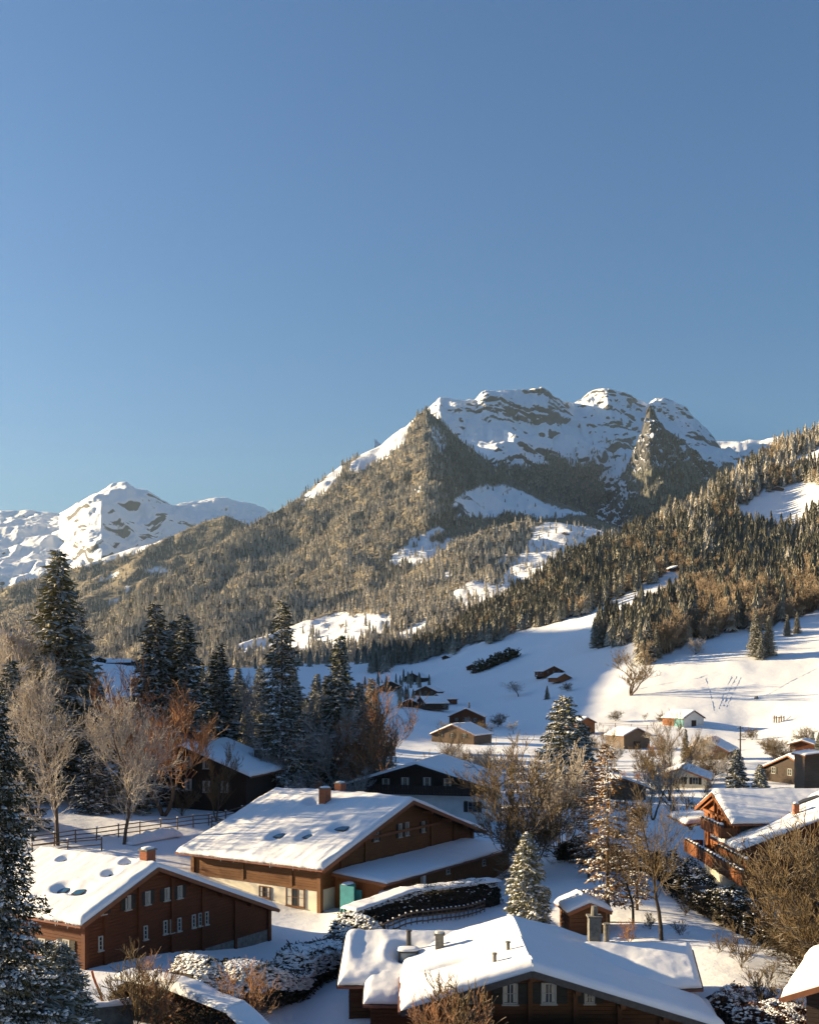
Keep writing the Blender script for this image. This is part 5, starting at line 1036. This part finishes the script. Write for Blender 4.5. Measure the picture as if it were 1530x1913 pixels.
# ------------------------------------------------------------------ hedges and bushes
def hedge(name, pts, wd, ht, label, seed, leaf='leaf_hedge', card=(.16, .08), dens=260, snow=.9, cap=None, snow_r=.13, rnd=.25, orange=0, face_snow=.15):
    """pts = list of (px, row of the foot, distance) or world (x, y, z)"""
    rg = np.random.default_rng(seed); P = [Vector((*(((p[0]-CX)/F*p[2]), p[2])[:2], GZ((p[0]-CX)/F*p[2], p[2])-.05)) if len(p) == 3 else Vector(p[:3]) for p in pts]
    root = empty(name, tuple(P[0]), 0, label, 'hedge'); o = np.array(P[0]); Q = np.array([list(p) for p in P])-o
    seg = np.linalg.norm(Q[1:]-Q[:-1], axis=1); cum = np.concatenate([[0], np.cumsum(seg)]); Lt = cum[-1]; n = int(dens*Lt)
    def at(s): return np.stack([np.interp(s, cum, Q[:, k]) for k in range(3)], -1)
    s = rg.uniform(0, Lt, n); c = at(s); t = at(np.clip(s+.3, 0, Lt))-at(np.clip(s-.3, 0, Lt)); t /= np.linalg.norm(t, axis=1, keepdims=True)+1e-9; sd_ = np.stack([t[:, 1], -t[:, 0], 0*s], -1)
    hv = ht*(1+rnd*(vnoise(s*.8, s*0, seed)-.5)*2)*(1-.35*np.clip(1-np.minimum(s, Lt-s)/.8, 0, 1)); wv = wd*(1+rnd*(vnoise(s*.7, s*0+5, seed)-.5)*2)
    side = rg.random(n); u = rg.uniform(-1, 1, n); z = rg.random(n)**.7*hv; lat = u*wv/2; top = side < .3; z = np.where(top, hv*rg.uniform(.88, 1.03, n), z); lat = np.where(top, lat, np.sign(u)*wv/2*rg.uniform(.75, 1.08, n)*(1-.25*(z/hv)**3))
    c = c+sd_*lat[:, None]; c[:, 2] += z
    V, Fc = quads(c, sd_*np.sign(lat)[:, None]*.6+rg.normal(0, .6, (n, 3)), rg.normal(0, 1, (n, 3)), card[0]*rg.uniform(.6, 1.4, (n, 1)), card[1]*rg.uniform(.6, 1.4, (n, 1)))
    mats = [M[leaf], M['leaf_orange']]; mi = (rg.random(n) < orange).astype(int) if orange else np.zeros(n, int)
    tag(link('foliage', npmesh('foliage', V, Fc, None, mats=mats, midx=mi), root), kind='stuff')
    core = MB(); k = max(2, int(Lt/.8))
    for i in range(k):
        a, b = at(np.array([Lt*i/k, Lt*(i+1)/k])); q = np.array([-(b-a)[1], (b-a)[0], 0]); q /= np.linalg.norm(q)+1e-9; hw = wd*.36; e = .05 if 0 < i < k-1 else 0
        core.prism([tuple(a+q*hw), tuple(a-q*hw), tuple(b-q*hw), tuple(b+q*hw)], [tuple(a+q*hw*.8+np.array([0, 0, ht*.78])), tuple(a-q*hw*.8+np.array([0, 0, ht*.78])), tuple(b-q*hw*.8+np.array([0, 0, ht*.78])), tuple(b+q*hw*.8+np.array([0, 0, ht*.78]))])
    core.obj('branch_core', M['bark_dark'], root)
    if snow:
        m = int(dens*.8*snow*Lt); s = rg.uniform(0, Lt, m); c = at(s); t = at(np.clip(s+.3, 0, Lt))-at(np.clip(s-.3, 0, Lt)); t /= np.linalg.norm(t, axis=1, keepdims=True)+1e-9; sd_ = np.stack([t[:, 1], -t[:, 0], 0*s], -1)
        hv = ht*(1+rnd*(vnoise(s*.8, s*0, seed)-.5)*2)*(1-.35*np.clip(1-np.minimum(s, Lt-s)/.8, 0, 1)); wv = wd*(1+rnd*(vnoise(s*.7, s*0+5, seed)-.5)*2); fs = rg.random(m) < face_snow; lat = rg.uniform(-1, 1, m)*wv/2
        z = hv*np.where(fs, rg.uniform(.45, .95, m), 1.02-.12*np.abs(2*lat/wv)**3); lat = np.where(fs, np.sign(lat)*wv/2*1.02, lat); c = c+sd_*lat[:, None]; c[:, 2] += z
        keep = (vnoise(s*1.9, lat*2.5, seed+2) > .40) | (snow > .95); V, Fc = lumps(c[keep], snow_r*rg.uniform(.25, 1.0, (keep.sum(), 1)), seed, .4); tag(link('snow_lumps', npmesh('snow_lumps', V, Fc, M['tree_snow']), root), kind='stuff')
    if cap:
        for i in range(len(Q)-1):
            a, b = Q[i], Q[i+1]; q = np.array([-(b-a)[1], (b-a)[0], 0]); q /= np.linalg.norm(q)+1e-9; hw = wd/2*1.04; zz = np.array([0, 0, ht*.98])
            snow_slab('snow_cap', [tuple(a+q*hw+zz), tuple(b+q*hw+zz), tuple(b-q*hw+zz), tuple(a-q*hw+zz)], cap, root, nu=40, nv=14, soft=(1, 1 if i == len(Q)-2 else 0, 1 if i == 0 else 0, 1), seed=seed+i, e=.3, sag=.06, lump=.12)
    return root
hedge('clipped_hedge', [(652,0,74.5),(760,0,78.5),(925,0,86.5)], 1.5, 2.0, 'long dark clipped hedge with snow on top in front of the lean-to', 1, snow=1.0, cap=.16, face_snow=.02, dens=420, rnd=.12)
hedge('snowy_bushes', [(345,0,55),(430,0,57.5),(530,0,62),(620,0,67),(700,0,70)], 3.2, 2.1, 'thick snow-covered bushes running from the lower left chalet to the bottom chalet', 2, snow=1.0, snow_r=.2, rnd=.3, dens=620, card=(.22, .1), face_snow=.3)
hedge('capped_hedge', [(228,0,49.5),(330,0,48),(440,0,46),(575,0,43.2)], 1.1, 1.9, 'hedge with a thick sunlit snow cap and orange leaves at the bottom left', 3, leaf='leaf_hedge', snow=0, cap=.32, orange=.35, dens=900, card=(.13, .07), rnd=.1)
hedge('dark_hedge', [(1235,0,92),(1330,0,80),(1420,0,73),(1545,0,66)], 2.6, 2.0, 'broad dark hedge running down to the right below the balconied chalet', 4, snow=.35, rnd=.35, dens=420, card=(.22, .1))
hedge('snowy_bushes', [(1318,0,55.5),(1400,0,54),(1545,0,50)], 2.2, 1.3, 'russet bushes with snow tufts at the lower right corner', 5, leaf='leaf_russet', snow=.8, orange=.25, dens=600, card=(.16, .07), rnd=.4, snow_r=.14)
hedge('dark_hedge', [(1050,0,98),(1150,0,93),(1240,0,92)], 2.0, 1.8, 'dark hedge behind the rust-brown larches', 6, snow=.4, rnd=.35, dens=380, card=(.22, .1))
hedge('snowy_bushes', [(640,0,72),(705,0,73.5)], 1.8, 1.1, 'low snow-covered bush beside the stacked firewood', 7, snow=1.0, rnd=.3, snow_r=.2, face_snow=.5, dens=420)
hedge('snowy_bushes', [(255,0,53.5),(330,0,53)], 1.6, 1.5, 'pinkish snow-topped bush behind the capped hedge', 8, leaf='leaf_russet', snow=1.0, rnd=.4, snow_r=.2, orange=.3, face_snow=.4, dens=520)
hedge('field_hedge', [(885,0,640),(920,0,650),(965,0,662)], 4.5, 4.5, 'long dark hedge crossing the blue shaded meadow', 9, snow=.4, dens=40, card=(1.6, .9), snow_r=.8, rnd=.5)
for i, (px, Y, h, k) in enumerate([(1385,64.5,2.3,0),(1345,68,1.0,0),(1215,74,1.1,0),(1270,72,1.0,0),(1440,62,1.0,0),(1175,71,1.3,1),(1280,79,1.2,0),(1478,53,2.2,0),(1420,55,2.4,0)]):
    X = (px-CX)/F*Y; put(K['shrub'][k], 'bare_shrub', px, Y, HZ+(CZ-GZ(X, Y)-h)/Y*F, ['multi-stemmed bare shrub in the snowy garden at the right','small bare shrub left of the multi-stemmed one','little bare shrub near the forked tree','little bare shrub right of the forked tree','small bare shrub near the right edge of the garden','low dark shrub beside the garden shed','bare shrub in front of the broad dark hedge','bare shrub against the snow at the lower right','bare shrub rising from the russet bushes'][i], 'shrub', rot=i)
for i, (px, Y, top) in enumerate([(255,46,1790),(290,46.5,1805),(235,47,1812),(840,47.5,1868),(868,48,1842),(455,48,1820)]):
    put(K['shrub'][i % 2], 'bare_shrub', px, Y, top, ['tall bare stems in front of the capped hedge','bare stems right of the tall ones by the capped hedge','bare stems at the left end of the capped hedge','reddish stems in front of the bottom chalet gable','tallest reddish stems in front of the bottom chalet gable','thin bare stems between the snowy bushes and the capped hedge'][i], 'shrub', rot=i*2, wide=.8)

# ------------------------------------------------------------------ fences, poles and small things
def fence(pts, label, ph=1.25, rails=(.35, .75, 1.15), step=2.6, mat='wood_grey', r=.07, wood_=None):
    P = [(((px-CX)/F*Y), Y) for px, Y in pts]; root = empty('rail_fence', (*P[0], GZ(*P[0])), 0, label, 'fence'); o = Vector(root.location); posts = []
    for (a, b) in zip(P[:-1], P[1:]):
        L = math.hypot(b[0]-a[0], b[1]-a[1]); n = max(1, round(L/step))
        for i in range(n): t = i/n; posts.append((a[0]+(b[0]-a[0])*t, a[1]+(b[1]-a[1])*t))
    posts.append(P[-1]); posts = [Vector((x, y, GZ(x, y)))-o for x, y in posts]
    me = MB().cyl(0, 0, -.3, ph, r, r*.85, 7).mesh('post', M[mat]); sc_ = blob((0, 0, ph), (r*1.5, r*1.5, .08), 3)
    for i, p in enumerate(posts):
        po = link('post', me, root, tuple(p)); po.rotation_euler = (random.uniform(-.04, .04), random.uniform(-.04, .04), i); link('snow_cap', sc_, po)
    for p, q in zip(posts[:-1], posts[1:]):
        for h in rails: MB().beam(p+Vector((0, 0, h)), q+Vector((0, 0, h+random.uniform(-.03, .03))), .05, .1).obj('rail', M[mat], root)
    return root
fence([(60,96),(180,101),(300,107),(390,113),(480,121)], 'long wooden rail fence climbing past the yard towards the shaded chalet')
fence([(60,93.5),(190,97)], 'shorter rail fence in front of the long one at the left', rails=(.5, 1.0))
fence([(395,112),(440,110),(470,118)], 'short zigzag rail fence at the end of the long one', step=2)
fence([(690,71.5),(800,76),(905,82.5)], 'frosted picket fence below the clipped hedge', ph=.95, rails=(.2, .55, .85), step=.6, mat='wood_grey', r=.04)
fence([(455,50),(560,49.5),(640,51)], 'thin wire fence in the blue shaded snow left of the bottom chalet', ph=.8, rails=(.35, .7), step=1.4, mat='metal_dark', r=.025)
fence([(1120,385),(1240,372)], 'field fence between the two sunlit barns', ph=1.4, rails=(.5, 1.1), step=6, mat='wood_grey', r=.12)
# utility pole
X, Y = (1383-CX)/F*205, 205; zt = CZ-(1357-HZ)/F*Y; g = GZ(X, Y); up = empty('utility_pole', (X, Y, g), 0, 'dark wooden utility pole with short crossarm on the valley floor', 'pole')
MB().cyl(0, 0, -.3, zt-g, .17, .12, 8).obj('pole', M['bark_dark'], up); MB().beam((-.5, 0, zt-g-2.6), (1.0, 0, zt-g-2.6), .12).obj('crossarm', M['bark_dark'], up); MB().beam((-.6, 0, zt-g-.4), (.6, 0, zt-g-.4), .12).obj('crossarm', M['bark_dark'], up)
for x in (-.5, 0, .5): MB().cyl(x, 0, zt-g-.34, zt-g-.12, .06, .05, 6).obj('insulator', M['plaster_cold'], up)
# ruined timber frame and posts on the slope
g = on_ground(1455, 1350); rf = empty('timber_rack', tuple(g), .3, 'small broken timber rack at the foot of the sunny slope', 'rack')
for i in range(5): MB().beam((-2+i*1.0, 0, -.2), (-2+i*1.0+.1*(-1)**i, 0, 2.4-.2*(i % 3)), .35).obj('post', M['wood_grey'], rf)
MB().beam((-2.4, 0, 1.5), (2.3, 0, 1.8), .2).obj('rail', M['wood_grey'], rf); MB().beam((2.0, 0, .2), (5.5, .5, 2.0), .14).obj('brace', M['wood_grey'], rf)
g = on_ground(1413, 1306); rk = MB(); 
rk.cyl(0, 0, -.3, .9, 1.1, .5, 7); o = rk.obj('boulder', M['stone'], None, loc=tuple(g)); tag(o, 'lone dark boulder on the sunny slope', 'rock')
# teal cabinet, woodpile and corner clutter at the big chalet
a = c2.root.matrix_basis
def at2(x, y, z=0): return a @ Vector((x, y, z))
q = hit(c2.root, 627, 1694, (c2.xl+.2, 0, 0), (-1, 0, 0)); wq = at2(x0-.75, -1.1); gz_ = GZ(wq.x, wq.y)
cab = empty('garden_cabinet', (wq.x, wq.y, gz_), c2.th, 'teal metal cabinet with open doors at the corner of the large chalet', 'cabinet')
MB().box(-.55, .55, -.35, .35, 0, 2.1).obj('body', M['teal'], cab); MB().box(-.56, -.5, -1.0, -.36, .05, 2.05).obj('door', M['teal'], cab); MB().box(.5, .56, -.95, -.36, .05, 1.6).obj('door', M['teal'], cab); link('snow_cap', blob((0, 0, 2.1), (.55, .35, .14), 2), cab)
wq = at2(x0+.9, -3.0-.9); gz_ = GZ(wq.x, wq.y); wp = empty('woodpile', (wq.x, wq.y, gz_), c2.th, 'stack of split firewood under snow beside the teal cabinet', 'woodpile')
lm = MB().cyl(0, 0, -.45, .45, .085, .08, 7).mesh('log', M['wood_orange']); r = random.Random(3)
for j in range(7):
    for i in range(11):
        o = link('log', lm, wp, (-.95+i*.185+(j % 2)*.09, 0, .1+j*.155)); o.rotation_euler = (math.pi/2, r.uniform(0, 6), r.uniform(-.06, .06)); s_ = r.uniform(.85, 1.12); o.scale = (s_, s_, r.uniform(.9, 1.05))
link('snow_cap', blob((0, 0, 1.12), (1.15, .5, .22), 4), wp)
# play frame at lower left: two orange curved poles, green lid, snow-covered table edge
for i, (px, row, Y) in enumerate(((153,1868,49),(188,1870,49))):
    X = (px-CX)/F*Y; g = GZ(X, Y); top = CZ-((1818 if i == 0 else 1815)-HZ)/F*Y; m = MB(); n = 8; prev = None
    for k in range(n+1):
        t = k/n; x = (0 if i == 0 else -.28*t**2+.12*math.sin(t*5)); p_ = Vector((x, 0, (top-g+.2)*t-.2))
        if prev is not None: m.beam(prev, p_+(p_-prev)*.04, .085)
        prev = p_
    o = m.obj('orange_pole', M['orange_paint'], None, loc=(X, Y, g)); tag(o, ['straight orange pole standing at the corner of the lower left chalet', 'curved orange pole right of the straight one'][i], 'pole')
X, Y = (120-CX)/F*47.5, 47.5; g = GZ(X, Y); o = link('green_lid', npmesh('green_lid', *[np.array(v) for v in ((lambda b: ([list(v.co) for v in b.vertices], [list(p.vertices) for p in b.polygons]))(blob((0, 0, .25), (.45, .45, .4), 8, M['green_paint'])))], M['green_paint'], True), None, (X, Y, g)); tag(o, 'round green plastic lid half covered by snow beside the young pine', 'lid')
sw_ = empty('low_wall', ((150-CX)/F*46, 46, GZ((150-CX)/F*46, 46)), .35, 'low snow-topped wall beside the green lid at the lower left', 'wall')
MB().box(-2.2, 2.2, -.15, .15, -.3, .75).obj('masonry', M['stone'], sw_); snow_slab('snow_cap', [(-2.25, -.22, .75), (2.25, -.22, .75), (2.25, .22, .75), (-2.25, .22, .75)], .22, sw_, nu=40, nv=10, soft=(1, 1, 1, 1), e=.2)
# bank of cleared snow along the yard
P = [(235,100),(330,106)]; bk = empty('snow_bank', ((235-CX)/F*100, 100, GZ((235-CX)/F*100, 100)), 0, 'bank of ploughed snow along the rail fence', 'snow bank')
q0 = Vector((0, 0, 0)); q1 = Vector(((330-CX)/F*106-(235-CX)/F*100, 6, 0)); n_ = Vector((-q1.y, q1.x, 0)).normalized()
snow_slab('snow', [tuple(q0-n_*.8), tuple(q1-n_*.8), tuple(q1+n_*.8), tuple(q0+n_*.8)], 1.0, bk, nu=60, nv=24, soft=(1, 1, 1, 1), e=1.2, lump=.5, sag=.3, mat=M['snow'])
# parked, snow-covered car shapes are hidden behind the dark hedge; only a snow mound shows
g = Vector(((1350-CX)/F*84, 84, 0)); g.z = GZ(g.x, g.y); o = link('snow_mound', blob((0, 0, 0), (2.3, 1.1, 1.3), 12), None, tuple(g)); tag(o, 'smooth snow-covered mound behind the broad dark hedge', 'snow mound')
# ------------------------------------------------------------------ thin winter air
HAZE = 1.3e-5
if HAZE:
    hz = MB().box(-9000, 9000, -60, 13000, -60, 2600); m = bpy.data.materials.new('winter_air'); m.use_nodes = True; t = m.node_tree; t.nodes.remove(t.nodes['Principled BSDF'])
    pv = t.nodes.new('ShaderNodeVolumePrincipled'); pv.inputs['Color'].default_value = (.56, .77, 1, 1); pv.inputs['Density'].default_value = HAZE; pv.inputs['Anisotropy'].default_value = .2
    t.links.new(pv.outputs[0], t.nodes['Material Output'].inputs['Volume']); o = hz.obj('haze', m); tag(o, None, None, None, 'stuff')

# dark trees around the hamlet and along the foot of the wood beyond it
fr2 = random.Random(23)
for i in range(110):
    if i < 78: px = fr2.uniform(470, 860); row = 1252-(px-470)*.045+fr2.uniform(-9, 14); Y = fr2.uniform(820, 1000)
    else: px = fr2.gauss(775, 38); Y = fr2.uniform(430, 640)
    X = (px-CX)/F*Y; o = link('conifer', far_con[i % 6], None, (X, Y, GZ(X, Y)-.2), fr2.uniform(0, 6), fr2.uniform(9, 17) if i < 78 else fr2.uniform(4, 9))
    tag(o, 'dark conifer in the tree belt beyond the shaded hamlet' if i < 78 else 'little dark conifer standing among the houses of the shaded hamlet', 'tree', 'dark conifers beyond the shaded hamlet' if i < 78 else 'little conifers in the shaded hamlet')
# ski tracks and animal trails pressed into the sunny slope: low ridges of pushed-up snow
def track(pts, label, wd=.45, ht=.06):
    V = []; Fc = []; q = []
    for (a, b) in zip(pts[:-1], pts[1:]):
        for i in range(14): t = i/14; q.append(on_ground(a[0]+(b[0]-a[0])*t, a[1]+(b[1]-a[1])*t, 300))
    for i, p in enumerate(q):
        d = (q[min(i+1, len(q)-1)]-q[max(i-1, 0)]); n = Vector((-d.y, d.x, 0)).normalized(); o = random.uniform(-.15, .15)
        for k, (s_, h) in enumerate(((-1, -.15), (-.35, ht), (0, -.02), (.35, ht*.8), (1, -.15))):
            x, y = p.x+n.x*(s_*wd+o), p.y+n.y*(s_*wd+o); V.append((x, y, GZ(x, y)+h+random.uniform(-.03, .03)))
    for i in range(len(q)-1):
        for k in range(4): Fc.append((i*5+k, i*5+k+1, i*5+5+k+1, i*5+5+k))
    o = link('ski_track', npmesh('ski_track', V, Fc, M['snow'], False)); tag(o, label, None, None, 'structure')
track([(1318,1268),(1328,1300),(1334,1330)], 'trail running straight down the sunny slope')
track([(1368,1262),(1352,1295),(1342,1328)], 'left ski track on the sunny slope')
track([(1376,1264),(1362,1290),(1350,1322)], 'middle ski track on the sunny slope')
track([(1384,1266),(1368,1296),(1356,1324)], 'right ski track on the sunny slope')
track([(1180,1290),(1240,1278),(1300,1268),(1340,1256)], 'trail crossing the sunny slope', .6, .1)
track([(1430,1300),(1480,1272),(1528,1248)], 'trail at the right edge of the sunny slope', .6, .1)
track([(1240,1365),(1330,1362),(1420,1366),(1528,1372)], 'lane across the valley floor', 1.0, .12)
track([(1290,1415),(1400,1400),(1528,1392)], 'ploughed lane beside the utility pole', 1.0, .14)
